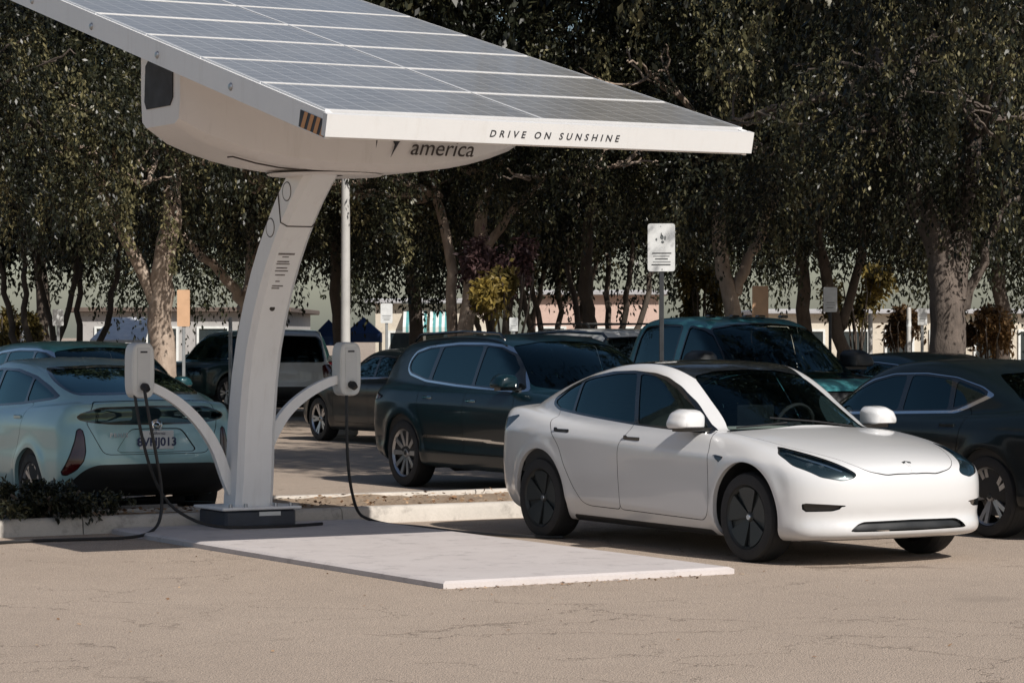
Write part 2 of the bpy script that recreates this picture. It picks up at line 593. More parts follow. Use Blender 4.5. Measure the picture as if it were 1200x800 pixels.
WHEELS = {}
def wheel_meshes(style, r, w):
    key = (style, round(r, 3), round(w, 3))
    if key in WHEELS: return WHEELS[key]
    rr = r * (.70 if style != 'truck' else .62)
    t = MB(); hw = w / 2
    prof = [(rr * .97, -hw * .8), (rr + .01, -hw * .97), (r * .86, -hw * 1.0), (r * .95, -hw * .93), (r * .985, -hw * .72), (r, -hw * .4), (r, hw * .4), (r * .985, hw * .72), (r * .95, hw * .93), (r * .86, hw * 1.0), (rr + .01, hw * .97), (rr * .97, hw * .8)]
    t.lathe(prof, 48, 'y')
    for k in (-.45, -.15, .15, .45):           # tread grooves
        t.lathe([(r * 1.002, hw * (k - .03)), (r * 1.004, hw * (k + .22)), (r * 1.002, hw * (k + .25))], 48, 'y')
    tyre = t.build('tyre', M['rubber'], smooth=True, autos=35)
    b = MB()                                      # barrel and hub behind the spokes; +y is the outer face
    b.lathe([(rr * .98, -hw * .8), (rr * .93, -hw * .2), (rr * .94, hw * .75)], 36, 'y')
    b.lathe([(.01, hw * .1), (rr * .62, hw * .1), (rr * .62, hw * .04), (.01, hw * .04)], 30, 'y')
    hub = b.build('wheel', M['black'], smooth=True, autos=35)
    s = MB()
    s.lathe([(rr * .93, hw * .72), (rr * 1.0, hw * .92), (rr * 1.02, hw * .80), (rr * .98, hw * .6)], 48, 'y')
    def spoke(a0, a1, r0, r1, y0, y1, wid0, wid1, th=.02):
        ca, sa = math.cos(a0), math.sin(a0); cb, sb = math.cos(a1), math.sin(a1)
        p = []
        for (rad, c_, s_, y, wd) in ((r0, ca, sa, y0, wid0), (r1, cb, sb, y1, wid1)):
            for o in (-1, 1):
                for dy in (0, -th):
                    p.append((rad * c_ - s_ * o * wd, y + dy, rad * s_ + c_ * o * wd))
        s.add(p, [(0, 2, 6, 4), (1, 5, 7, 3), (0, 4, 5, 1), (2, 3, 7, 6), (0, 1, 3, 2), (4, 6, 7, 5)])
    if style == 'aero':                           # near-solid dark cover with five broad blades and slots between
        n5 = 5
        for k in range(n5):
            a = 2 * math.pi * k / n5 + .3
            pts = []
            for i in range(9):
                an = a - .47 + .94 * i / 8
                pts.append((rr * .95, an))
            inner = [(rr * .16, a + .5), (rr * .16, a - .5)]
            base = len(s.v)
            vv = []
            for (rad, an) in pts + inner:
                vv.append((rad * math.cos(an), hw * (.86 if rad > .2 * rr else .62), rad * math.sin(an)))
            vb = [(x, y - .018, z) for x, y, z in vv]
            n = len(vv)
            s.add(vv + vb, [tuple(range(n)), tuple(range(2 * n - 1, n - 1, -1))] + [(i, n + i, n + (i + 1) % n, (i + 1) % n) for i in range(n)])
            spoke(a + .63, a + .63, rr * .14, rr * .95, hw * .52, hw * .62, .025, .035)
        s.lathe([(.001, hw * .72), (rr * .13, hw * .72), (rr * .17, hw * .60)], 20, 'y')
        rim = s.build('rim', M['dark_alloy'], autos=30)
    else:
        n = {'multi': 10, 'five': 5, 'truck': 6, 'twin': 7}.get(style, 5)
        for k in range(n):
            a = 2 * math.pi * k / n
            if style in ('multi', 'truck'):
                spoke(a, a, rr * .16, rr * .95, hw * .62, hw * .82, .022, .026 if style == 'multi' else .05)
            else:
                spoke(a - .05, a - .16, rr * .16, rr * .95, hw * .6, hw * .82, .018, .02)
                spoke(a + .05, a + .16, rr * .16, rr * .95, hw * .6, hw * .82, .018, .02)
        s.lathe([(.001, hw * .72), (rr * .17, hw * .70), (rr * .22, hw * .5), (rr * .2, hw * .2)], 20, 'y')
        rim = s.build('rim', M['alloy'], autos=30)
    cp = MB(); cp.lathe([(.001, hw * .77), (rr * .085, hw * .77), (rr * .1, hw * .71)], 16, 'y')
    capo = cp.build('hub_cap', M['lamp_chrome'] if style == 'aero' else M['dark_alloy'], smooth=True)
    dk = MB(); dk.lathe([(rr * .2, hw * .25), (rr * .68, hw * .25), (rr * .68, hw * .1)], 30, 'y')
    disc = dk.build('brake_disc', M['disc'])
    res = [o.data for o in (hub, tyre, rim, capo, disc)]
    for o in (hub, tyre, rim, capo, disc): bpy.data.objects.remove(o)
    WHEELS[key] = res
    return res

def build_car(sp, name, label, cat, loc, heading, mats, h=.03, detail=2, group=None, steer=0.0):
    """mats: body, trim, glass overrides; returns the root empty (origin: mid wheelbase on the ground, +x forward, +y left)"""
    sh = CarShape(sp)
    root = empty(name, (loc[0], loc[1], loc[2] if len(loc) > 2 else 0), R(heading), label, cat, group)
    V, Nn, T = sh.mesh(h)
    ops = sp['ops']
    names = ['body', 'gone', 'gap']
    lab = np.zeros(len(T), int)
    info = {}
    # wheel arches
    for xa in sp['axles']:
        d = np.hypot(V[:, 0] - xa, V[:, 2] - sp['wheel_r'] - sp.get('arch_up', 0)) - sp['arch_r']
        V, Nn, T, lab, d = isocut(V, Nn, T, lab, d)
        c = V[T].mean(1)
        lab[(d[T].mean(1) < 0) & (np.abs(c[:, 1]) > .55)] = 1
    for op in ops:
        nm, proj, poly, mt = op[0], op[1], op[2], op[3]
        kw = op[4] if len(op) > 4 else {}
        if kw.get('min_detail', 0) > detail: continue
        poly = rpoly(poly, kw.get('seg', .08))
        ia, ib = PROJ[proj]
        def dist():
            Q = np.stack([np.abs(V[:, 1]) if i == 1 else V[:, i] for i in (ia, ib)], 1)
            r = np.full(len(Q), .5)
            near = ((Q > poly.min(0) - .1) & (Q < poly.max(0) + .1)).all(1)
            if near.any(): r[near] = poly_sdf(Q[near], poly)
            return r
        grow = []
        if kw.get('gap'): grow.append((kw['gap'], 'gap'))
        if kw.get('trim'): grow.append((kw['trim'], nm + '|trim'))
        grow.append((0.0, nm))
        for off, ln in grow:
            if ln not in names: names.append(ln)
            li = names.index(ln)
            dd = dist() - off
            V, Nn, T, lab, dd = isocut(V, Nn, T, lab, dd)
            c = V[T].mean(1); n = Nn[T].mean(1)
            ok = (dd[T].mean(1) < 0) & elig(proj, c, n, sp, kw.get('lim'))
            ok &= lab != 1
            if kw.get('side'): ok &= np.sign(c[:, 1]) == kw['side']
            if kw.get('only'): ok &= np.isin(lab, [names.index(q) for q in kw['only'] if q in names])
            lab[ok] = li
            info[ln] = (mt if not ln.endswith('|trim') else kw.get('trim_mat', 'gloss_black'), kw)
    parts = {}
    BM = mats['body']
    def put(nm, sel, mat, off=0.0, parent=root, second=None, label=None):
        if not sel.any(): return None
        v, n, t = sub_mesh(V, Nn, T[sel])
        v = v - n * off
        o = mesh_np(nm, v, t, mat, parent, True, None, n)
        if second:                                   # a recessed backing behind a lamp lens or in a grille
            for (sn, sm, so) in second:
                mesh_np(sn, v - n * so, t, sm if not isinstance(sm, str) else M[sm], o, True, None, n)
        if label: o['label'] = label
        return o
    cy = V[T].mean(1)[:, 1]
    for li, ln in enumerate(names):
        sel = lab == li
        if li == 1 or not sel.any(): continue
        if ln == 'body':
            parts['body'] = put('body', sel, BM)
        elif ln == 'gap':
            put('panel_gap', sel, M['gap'], .010)
        else:
            mt, kw = info[ln]
            mat = BM if mt == 'body' else mats.get(mt, M.get(mt))
            base = ln.split('|')[0]; trim = ln.endswith('|trim')
            pn = kw.get('part', base)
            if trim: pn = kw.get('trim_part', 'window_trim')
            off = kw.get('off', 0.0) if not trim else kw.get('trim_off', -.001)
            if kw.get('split', True):
                for sgn in (1, -1):
                    o = put(pn, sel & (np.sign(cy) == sgn), mat, off, root, kw.get('back') if not trim else None)
                    if o is not None: parts[(ln, sgn)] = o
            else:
                o = put(pn, sel, mat, off, root, kw.get('back') if not trim else None)
                if o is not None: parts[(ln, 0)] = o
    # wheel wells, arch lips and wheels
    for xa in sp['axles']:
        zc = sp['wheel_r'] + sp.get('arch_up', 0); ra = sp['arch_r']
        for sgn in (1, -1):
            an = np.linspace(R(-28), R(208), 34)
            px = xa + ra * np.cos(an); pz = zc + ra * np.sin(an)
            keep = pz > .12
            px = px[keep]; pz = pz[keep]; n = len(px)
            yo = sh.surf_y(px, pz)
            a = np.stack([px, yo * sgn, pz], 1); b = np.stack([px, (yo - .035) * sgn, pz], 1)
            f = [(i, i + 1, n + i + 1, n + i) for i in range(n - 1)]
            mesh_np('arch_lip', np.concatenate([a, b]), f, BM if not sp.get('clad') else M['black'], root, True)
            k = (ra + .012) / ra
            c1 = np.stack([xa + (px - xa) * k, np.minimum(yo - .03, .9) * sgn, zc + (pz - zc) * k], 1)
            c2 = c1.copy(); c2[:, 1] = .50 * sgn
            cen = np.array([[xa, .50 * sgn, zc - .1]])
            f2 = f + [(n + i, n + i + 1, 2 * n) for i in range(n - 1)]
            mesh_np('wheel_well', np.concatenate([c1, c2, cen]), f2, M['black'], root, True)
            wr, ww = sp['wheel_r'], sp.get('wheel_w', .235)
            me = wheel_meshes(mats.get('wheel', 'five'), wr, ww)
            st = steer if xa > 0 else 0.0
            hub = link_mesh('wheel', me[0], root, (xa, sgn * sp['track'], wr), (0, 0, st + (0 if sgn > 0 else math.pi)))
            link_mesh('tyre', me[1], hub); link_mesh('rim', me[2], hub)
            if detail >= 1:
                link_mesh('hub_cap', me[3], hub); link_mesh('brake_disc', me[4], hub)
    # cabin lining: an inset coarse shell with the window openings left out, dark on the inside
    if detail >= 1:
        V2, N2, T2 = sh.mesh(.07, .035)
        c = V2[T2].mean(1); n = N2[T2].mean(1)
        keep = (c[:, 2] > .3) & (c[:, 0] > sp['cabin'][0]) & (c[:, 0] < sp['cabin'][1])
        for op in ops:
            if op[3] in ('glass', 'windshield', 'glass_dark'):
                kw = op[4] if len(op) > 4 else {}
                ia, ib = PROJ[op[1]]
                Q = np.stack([np.abs(c[:, 1]) if i == 1 else c[:, i] for i in (ia, ib)], 1)
                keep &= ~((poly_sdf(Q, np.array(op[2], float)) < .03) & elig(op[1], c, n, sp, kw.get('lim')))
        v, n, t = sub_mesh(V2, N2, T2[keep])
        mesh_np('cabin_lining', v, t[:, ::-1].copy(), M['interior'], root, True)
        cabin_bits(sp, root, mats, detail)
    return root, sh, parts

def seat_mesh(wd=.5, bench=False, hgt=.62):
    b = MB()
    b.box((.0, 0, .08), (.5, wd, .16), 0, .05)
    a = R(-18); rot = ((math.cos(a), 0, math.sin(a)), (0, 1, 0), (-math.sin(a), 0, math.cos(a)))
    b.box((-.31, 0, .40), (.14, wd, hgt), 0, .05, rot)
    for k in ((0,) if not bench else (-wd * .3, wd * .3)):
        b.box((-.435, k, .40 + hgt * .5 + .13), (.09, .26, .17), 0, .04, rot)
    return b

def cabin_bits(sp, root, mats, detail):
    x0, x1 = sp['cabin']; zf = sp.get('floor', .38)
    sx = sp.get('seat_x', .05)
    sm = mats.get('seat', M['seat'])
    for sgn in (1, -1):
        o = seat_mesh().build('front_seat', sm, root, True)
        o.location = (sx, sgn * .36, zf)
    o = seat_mesh(1.2, True, .55).build('rear_seat', sm, root, True)
    o.location = (sx - .88, 0, zf)
    d = MB()
    zd = sp['belt'] - .05; xd = sp.get('dash_x', .62)
    d.prism([(xd - .1, zd - .05), (xd - .06, zd + .02), (xd + .1, zd + .03), (xd + .55, zd + .0), (xd + .55, zd - .25), (xd, zd - .25)], -.68, .68, 'y')
    d.build('dashboard', mats.get('dash', M['interior']), root, autos=30)
    w = MB()
    cx, cz = xd - .16, zd + .06
    ring = []
    for k in range(25):
        an = 2 * math.pi * k / 24
        ring.append((cx + .07 * math.sin(an) * .8, .37 + .18 * math.cos(an), cz + .17 * math.sin(an)))
    w.tube(ring, .016, 6, cap=False)
    w.box((cx, .37, cz - .02), (.05, .16, .10), 0, .02)
    w.tube([(cx, .2, cz), (cx, .54, cz)], .014, 6)
    w.tube([(cx, .37, cz), (cx + .25, .37, cz - .1)], .03, 6)
    w.build('steering_wheel', M['interior'] if not mats.get('wheel_int') else mats['wheel_int'], root, True)
    f = MB(); f.box(((x0 + x1) / 2, 0, zf - .03), (x1 - x0 - .3, 1.4, .05))
    f.build('cabin_floor', M['interior'], root)

def mirror(root, x, y, z, sgn, body, foot='gloss_black', s=1.0):
    """door mirror: a wedge-shaped housing with a flat rear glass on a thin foot"""
    prof = rpoly([(0.0, .010), (0.0, .10), (.03, .128), (.13, .132), (.19, .105), (.222, .045), (.215, .010)], .03, 2)
    cy, cz_ = .11, .06
    lay = [(0, .95), (.012, 1.0), (.07, .99), (.115, .93), (.145, .82), (.162, .62)]
    b = MB(); n = len(prof)
    for dx, k in lay:
        b.v += [(x + dx * s, sgn * (y + .03 + (cy + (p - cy) * k) * s), z + (cz_ * (1 - .35 * (1 - k)) + (q - cz_) * k) * s) for p, q in prof]
    for i in range(len(lay) - 1):
        b.f += [(i * n + j, i * n + (j + 1) % n, (i + 1) * n + (j + 1) % n, (i + 1) * n + j) for j in range(n)]
    b.f += [tuple(range(n)), tuple(range((len(lay) - 1) * n, len(lay) * n))]; b.m = [0] * len(b.f)
    o = b.build('side_mirror', body, root, True, autos=50)
    g = MB(); g.prism([(sgn * (y + .03 + (cy + (p - cy) * .88) * s), z + (cz_ + (q - cz_) * .86) * s) for p, q in prof], x - .004, x - .001, 'x')
    g.build('mirror_glass', M['lamp_chrome'], o)
    a = MB()
    a.prism([(x + .0, sgn * (y - .05)), (x + .12 * s, sgn * (y - .05)), (x + .10 * s, sgn * (y + .19 * s)), (x + .01, sgn * (y + .20 * s))], z - .014, z + .011 * s)
    a.build('mirror_foot', M[foot] if isinstance(foot, str) else foot, o)
    return o

def handle(root, x, z, y, sgn, mat, ln=.2, hz=.018):
    b = MB(); b.box((x, sgn * (y + .004), z), (ln, .016, hz * 2), 0, .007)
    return b.build('door_handle', mat, root, True)

def plate(root, x, z, txt, facing, tilt=0, small='California'):
    b = MB(); b.box((x, 0, z), (.012, .32, .165), 0, .004)
    o = b.build('licence_plate', M['white_plate'], root)
    s = 1 if facing > 0 else -1
    xx = x + s * .0085
    text_obj('plate_number', txt, .105, M['plate_ink'], o, (0, s, 0), (0, 0, 1), (xx, 0, z - .02), depth=.001, bold=.0025)
    if small:
        text_obj('plate_state', small, .04, M['plate_ink'], o, (0, s, 0), (0, 0, 1), (xx, 0, z + .058), depth=.001, shear=.2)
    return o
# ------------------------------------------------------------------ ground, planter island, kerbs
def asphalt():
    m, nt, b = nmat('bleached asphalt')
    L = nt.links
    tc = nt.nodes.new('ShaderNodeTexCoord')
    big = noise(nt, .22, 5, .6, vec=tc.outputs['Object'])
    mid = noise(nt, 2.6, 6, .65, vec=tc.outputs['Object'])
    fine = noise(nt, 95, 3, .7, vec=tc.outputs['Object'])
    stone = nt.nodes.new('ShaderNodeTexVoronoi'); stone.inputs['Scale'].default_value = 110
    L.new(tc.outputs['Object'], stone.inputs['Vector'])
    c = ramp(nt, big.outputs[0], [(.28, (.37, .295, .232)), (.5, (.46, .37, .295)), (.72, (.55, .455, .37))])
    c = mix(nt, .35, c, ramp(nt, mid.outputs[0], [(.3, (.33, .265, .212)), (.7, (.54, .44, .355))]))
    c = mix(nt, .75, c, ramp(nt, stone.outputs['Distance'], [(.05, (.72, .68, .64)), (.35, (.48, .45, .42)), (.6, (.16, .15, .14))]), 'OVERLAY')
    c = mix(nt, .42, c, ramp(nt, fine.outputs[0], [(.34, (.17, .14, .115)), (.66, (.64, .54, .45))]))
    # cracks: warped cell edges, only here and there
    warp = noise(nt, 1.3, 5, .7, vec=tc.outputs['Object'])
    va = nt.nodes.new('ShaderNodeVectorMath'); va.operation = 'MULTIPLY_ADD'
    va.inputs[1].default_value = (1.1, 1.1, 0)
    L.new(warp.outputs['Color'], va.inputs[0]); L.new(tc.outputs['Object'], va.inputs[2])
    hs = []
    for sc, wd in ((.30, .0045), (1.05, .0075)):
        vo = nt.nodes.new('ShaderNodeTexVoronoi'); vo.feature = 'DISTANCE_TO_EDGE'; vo.inputs['Scale'].default_value = sc
        L.new(va.outputs[0], vo.inputs['Vector'])
        msk = noise(nt, .55 if sc > .5 else .4, 2, .5, vec=tc.outputs['Object'])
        mk = ramp(nt, msk.outputs[0], [(.47, (0, 0, 0)), (.56, (1, 1, 1))])
        e = ramp(nt, vo.outputs['Distance'], [(wd * .4, (1, 1, 1)), (wd, (0, 0, 0))])
        mu = nt.nodes.new('ShaderNodeMath'); mu.operation = 'MULTIPLY'
        L.new(e, mu.inputs[0]); L.new(mk, mu.inputs[1]); hs.append(mu.outputs[0])
    mx = nt.nodes.new('ShaderNodeMath'); mx.operation = 'MAXIMUM'
    L.new(hs[0], mx.inputs[0]); L.new(hs[1], mx.inputs[1])
    mu = nt.nodes.new('ShaderNodeMath'); mu.operation = 'MULTIPLY'; mu.inputs[1].default_value = .6
    L.new(mx.outputs[0], mu.inputs[0])
    c = mix(nt, mu.outputs[0], c, (.10, .075, .055))
    # old oil spots
    sp = noise(nt, .8, 3, .4, vec=tc.outputs['Object'])
    so = ramp(nt, sp.outputs[0], [(.66, (0, 0, 0)), (.75, (.45, .45, .45))])
    c = mix(nt, so, c, (.22, .18, .145))
    L.new(c, b.inputs['Base Color'])
    b.inputs['Roughness'].default_value = .92
    b.inputs['Specular IOR Level'].default_value = .25
    hh = nt.nodes.new('ShaderNodeMath'); hh.operation = 'SUBTRACT'
    L.new(stone.outputs['Distance'], hh.inputs[0]); L.new(mx.outputs[0], hh.inputs[1])
    bump(nt, b, hh.outputs[0], .6, .012)
    return m

def concrete(name, a, b_, rough=.85, bs=.25):
    m, nt, b = nmat(name)
    n1 = noise(nt, 1.6, 7, .7); n2 = noise(nt, 60, 4, .7)
    c = mix(nt, .35, ramp(nt, n1.outputs[0], [(.3, a), (.68, b_)]), ramp(nt, n2.outputs[0], [(.3, a), (.7, b_)]))
    st = noise(nt, 5, 5, .75)
    c = mix(nt, ramp(nt, st.outputs[0], [(.54, (0, 0, 0)), (.70, (.6, .6, .6))]), c, tuple(x * .5 for x in a))
    nt.links.new(c, b.inputs['Base Color'])
    b.inputs['Roughness'].default_value = rough
    bump(nt, b, n2.outputs[0], bs, .006)
    return m

M['asphalt'] = asphalt()
M['kerb'] = concrete('kerb concrete', (.36, .33, .29), (.52, .48, .43))
M['stucco_pink'] = concrete('pale pink stucco', (.46, .33, .28), (.55, .41, .35))
M['stucco_cream'] = concrete('cream stucco', (.50, .45, .36), (.58, .53, .45))
M['stucco_grey'] = concrete('grey wall', (.30, .29, .28), (.38, .37, .36))
M['bark_pale'] = None
def bark(name, a, b_, c_):
    m, nt, b = nmat(name)
    tc = nt.nodes.new('ShaderNodeTexCoord')
    mp = nt.nodes.new('ShaderNodeMapping'); mp.inputs['Scale'].default_value = (1, 1, .35)
    nt.links.new(tc.outputs['Object'], mp.inputs[0])
    n = noise(nt, 7, 6, .7, vec=mp.outputs[0]); n2 = noise(nt, 2.1, 4, .6, vec=tc.outputs['Object'])
    c = ramp(nt, n.outputs[0], [(.3, a), (.55, b_), (.75, c_)])
    c = mix(nt, .4, c, ramp(nt, n2.outputs[0], [(.35, a), (.65, c_)]))
    nt.links.new(c, b.inputs['Base Color']); b.inputs['Roughness'].default_value = .9
    bump(nt, b, n.outputs[0], .8, .05)
    return m
M['bark_pale'] = bark('mottled pale bark', (.16, .115, .085), (.34, .26, .20), (.50, .42, .35))
M['bark_dark'] = bark('dark bark', (.035, .028, .022), (.075, .058, .045), (.13, .10, .08))
M['bark_grey'] = bark('furrowed grey bark', (.045, .036, .03), (.11, .088, .073), (.19, .15, .125))

ground = mesh_np('ground', [(-400, -30, 0), (400, -30, 0), (400, 900, 0), (-400, 900, 0)], [(0, 1, 2, 3)], M['asphalt'])
tag(ground, kind='structure')

K0 = np.array([-1.5, 24.7])                     # a point on the kerb line
def lot(s, t):
    """s metres along the kerb, t metres behind its face -> world x, y"""
    p = K0 + VV * s - U * t
    return float(p[0]), float(p[1])
isl_rz = math.atan2(VV[1], VV[0])
kerb = empty('kerb', (*lot(0, 0), 0), isl_rz)
tag(kerb, 'long weathered concrete kerb edging the dirt planter', kind='structure')
def kerb_stone_mesh(ln):
    b = MB()
    prof = [(0, -.05), (.012, .11), (.035, .142), (.07, .15), (.155, .148), (.165, .135), (.165, -.05)]
    b.prism(prof, 0, ln, 'x')
    return b.build('kerb_stone', M['kerb'], autos=50)
ks = kerb_stone_mesh(2.43)
kme = ks.data; bpy.data.objects.remove(ks)
for i in range(-6, 8):
    o = link_mesh('kerb_stone', kme, kerb, (i * 2.44, 0, random.uniform(-.004, .004)), (0, 0, random.uniform(-.002, .002)))
for i in range(-6, 8):
    t = 1.02 if i < 0 else 2.1
    o = link_mesh('kerb_stone', kme, kerb, (i * 2.44 + 2.43, t, random.uniform(-.004, .004)), (0, 0, math.pi))
def bed_mat():
    m, nt, b = nmat('dry planter soil')
    n = noise(nt, 3.0, 7, .75); n2 = noise(nt, 40, 5, .8)
    c = mix(nt, .5, ramp(nt, n.outputs[0], [(.3, (.20, .135, .085)), (.7, (.40, .31, .22))]), ramp(nt, n2.outputs[0], [(.3, (.14, .09, .055)), (.55, (.36, .27, .19)), (.75, (.52, .44, .34))]))
    nt.links.new(c, b.inputs['Base Color']); b.inputs['Roughness'].default_value = .95
    bump(nt, b, n2.outputs[0], .7, .03)
    return m
def bed(s0, s1, t0, t1, name):
    nx = max(2, int((s1 - s0) / .12)); ny = max(3, int((t1 - t0) / .12))
    S, Tt = np.meshgrid(np.linspace(s0, s1, nx), np.linspace(t0, t1, ny), indexing='ij')
    Z = .118 + .02 * np.sin(S * 2.1) * np.sin(Tt * 3.1 + S) + rng.normal(0, .006, S.shape)
    V = np.stack([S, Tt, Z], -1).reshape(-1, 3)
    i = np.arange((nx - 1) * (ny - 1)); a = (i // (ny - 1)) * ny + i % (ny - 1)
    o = mesh_np(name, V, np.stack([a, a + ny, a + ny + 1, a + 1], 1), M['soil'], None, True)
    o.location = (*lot(0, 0), 0); o.rotation_euler = (0, 0, isl_rz)
    return tag(o, kind='structure')
M['soil'] = bed_mat()
bed(-14.6, -.0, .16, .87, 'planter_bed')
bed(.0, 19.4, .16, 1.95, 'planter_bed')
def leaf_cards(P, size, mat, name, tone=None, flat=0.35, nrm=None):
    """small rhombic leaves at the points P"""
    n = len(P)
    d = rng.normal(0, 1, (n, 3)); d[:, 2] *= flat
    d /= np.linalg.norm(d, axis=1)[:, None]
    w = np.cross(d, rng.normal(0, 1, (n, 3)) * np.array([flat, flat, 1])); w /= np.linalg.norm(w, axis=1)[:, None] + 1e-9
    L = (size * rng.uniform(.6, 1.3, n))[:, None]
    V = np.stack([P - d * L * .5, P + w * L * .28, P + d * L * .5, P - w * L * .28], 1).reshape(-1, 3)
    F = np.arange(4 * n).reshape(-1, 4)
    o = mesh_np(name, V, F, mat)
    at = o.data.attributes.new('tone', 'FLOAT', 'FACE')
    at.data.foreach_set('value', (rng.random(n) if tone is None else tone).astype(np.float32))
    return o
def leaf_mat(name, stops, trans=.25, rough=.55):
    m, nt, b = nmat(name)
    a = nt.nodes.new('ShaderNodeAttribute'); a.attribute_name = 'tone'
    c = ramp(nt, a.outputs['Fac'], stops)
    nt.links.new(c, b.inputs['Base Color']); b.inputs['Roughness'].default_value = rough
    b.inputs['Specular IOR Level'].default_value = .35
    tr = nt.nodes.new('ShaderNodeBsdfTranslucent'); nt.links.new(c, tr.inputs[0])
    mx = nt.nodes.new('ShaderNodeMixShader'); mx.inputs[0].default_value = trans
    nt.links.new(b.outputs[0], mx.inputs[1]); nt.links.new(tr.outputs[0], mx.inputs[2])
    nt.links.new(mx.outputs[0], nt.nodes['Material Output'].inputs[0])
    return m
M['litter'] = leaf_mat('dry fallen leaves', [(0, (.10, .055, .03)), (.5, (.26, .15, .08)), (1, (.42, .30, .19))], .05, .8)
n_l = 2600
s_ = rng.uniform(-7, 13, n_l); t_ = rng.uniform(.2, 1.9, n_l)
t_ = np.where(s_ < 0, .2 + (t_ - .2) * .4, t_)
P = np.array([[*lot(a, b), .148] for a, b in zip(s_, t_)]); P[:, 2] += rng.uniform(-.006, .01, n_l)
tag(leaf_cards(P, .05, M['litter'], 'leaf_litter', flat=.12), 'dry brown leaves scattered over the planter soil', 'leaf litter', kind='stuff')

n_l = 170                                          # debris along the pad's low edge and scattered on the asphalt
e0 = np.array([-.453, 18.47]); e1 = np.array([1.567, 19.65])
tt_ = rng.random(n_l)[:, None]
P1 = e0 + (e1 - e0) * tt_ + rng.normal(0, .05, (n_l, 2)) + np.array([.04, -.07])
P2 = np.stack([rng.uniform(-4, 4.5, 130), rng.uniform(14, 22, 130)], 1)
P = np.concatenate([P1, P2]); P = np.concatenate([P, np.full((len(P), 1), .008)], 1)
tag(leaf_cards(P, .028, M['litter'], 'dry_debris', flat=.1), 'tiny dry leaf scraps along the low edge of the pad and on the asphalt', 'debris', kind='stuff')

# ------------------------------------------------------------------ solar charging station (local x towards the aisle, y along the kerb)
OST = (-2.27, 23.87)
st = empty('solar_charging_station', (*OST, 0), math.atan2(U[1], U[0]), 'white solar canopy on a curved column with two charger boxes and a flat ballast pad', 'charging station')
def white_metal(name, c, rough=.42, var=.06):
    m, nt, b = nmat(name)
    n = noise(nt, 1.1, 6, .7); n2 = noise(nt, 9, 5, .75)
    tc = nt.nodes.new('ShaderNodeTexCoord'); mp = nt.nodes.new('ShaderNodeMapping'); mp.inputs['Scale'].default_value = (9, 9, .5)
    nt.links.new(tc.outputs['Object'], mp.inputs[0])
    run = noise(nt, 1.0, 5, .7, vec=mp.outputs[0])          # rain runs
    cc = mix(nt, .5, ramp(nt, n.outputs[0], [(.3, tuple(x * (1 - var) for x in c)), (.7, c)]), ramp(nt, n2.outputs[0], [(.3, tuple(x * (1 - var) for x in c)), (.7, c)]))
    cc = mix(nt, ramp(nt, run.outputs[0], [(.55, (0, 0, 0)), (.8, (.28, .28, .28))]), cc, (.42, .38, .33))
    nt.links.new(cc, b.inputs['Base Color'])
    b.inputs['Roughness'].default_value = rough
    bump(nt, b, n2.outputs[0], .04, .004)
    return m
M['station_white_lifted'] = white_metal('station white lifted for shade', (.79, .785, .775))  # station paint, brightened in colour to offset the canopy's shade
M['fascia_white'] = white_metal('station white lowered for sun', (.60, .597, .59))  # the same station paint, darkened in colour where full sun strikes
M['station_shell'] = white_metal('white shell', (.72, .68, .65), .38)
M['pad'] = concrete('painted steel pad', (.44, .40, .385), (.53, .49, .475), .6, .08)
M['base_dark'] = plain('dark base steel', (.03, .036, .05), .5, var=.3)
M['orange'] = plain('hazard orange', (.55, .24, .07), .5)
M['steel'] = plain('bolt steel', (.35, .36, .38), .35, metal=.9)
M['print_grey'] = plain('faded print on column', (.16, .14, .13), .6, var=.5, vscale=60)
M['seam'] = plain('dark seam', (.05, .04, .035), .8)
M['cable'] = plain('black cable', (.012, .012, .013), .55)
M['box_grey'] = plain('charger grey', (.62, .62, .60), .45, var=.05)
M['box_panel'] = plain('charger panel', (.56, .56, .55), .4, var=.05)
M['louvre'] = plain('dark mesh', (.02, .02, .022), .7)

b = MB()                                          # ballast pad, slightly chamfered
x0, x1, y0, y1 = -.29, 5.58, -1.127, 1.213
ch = .03
for (ins_, z) in ((0, 0.0), (0, .035), (ch, .05)):
    b.v += [(x0 + ins_, y0 + ins_, z), (x1 - ins_, y0 + ins_, z), (x1 - ins_, y1 - ins_, z), (x0 + ins_, y1 - ins_, z)]
for k in (0, 1):
    b.f += [(k * 4 + i, k * 4 + (i + 1) % 4, k * 4 + 4 + (i + 1) % 4, k * 4 + 4 + i) for i in range(4)]
b.f += [(8, 9, 10, 11), (3, 2, 1, 0)]; b.m = [0] * len(b.f)
b.build('ballast_pad', M['pad'], st)
b = MB(); b.box((0, 0, .125), (.56, .66, .15), 0, .02); bo = b.build('base_box', M['base_dark'], st, autos=30)
b = MB(); b.box((0, 0, .212), (.62, .74, .025), 0, .008); b.build('base_flange', M['station_white_lifted'], st, autos=30)
b = MB(); b.box((.284, .08, .165), (.006, .2, .035), 0, .001); b.build('base_sticker', M['box_grey'], bo)
b = MB()
for y in (-.28, -.14, .14, .28): b.lathe([(.001, .03), (.016, .03), (.018, .0)], 8, 'z', (.27, y, .224))
b.build('base_bolts', M['steel'], st)['kind'] = 'stuff'
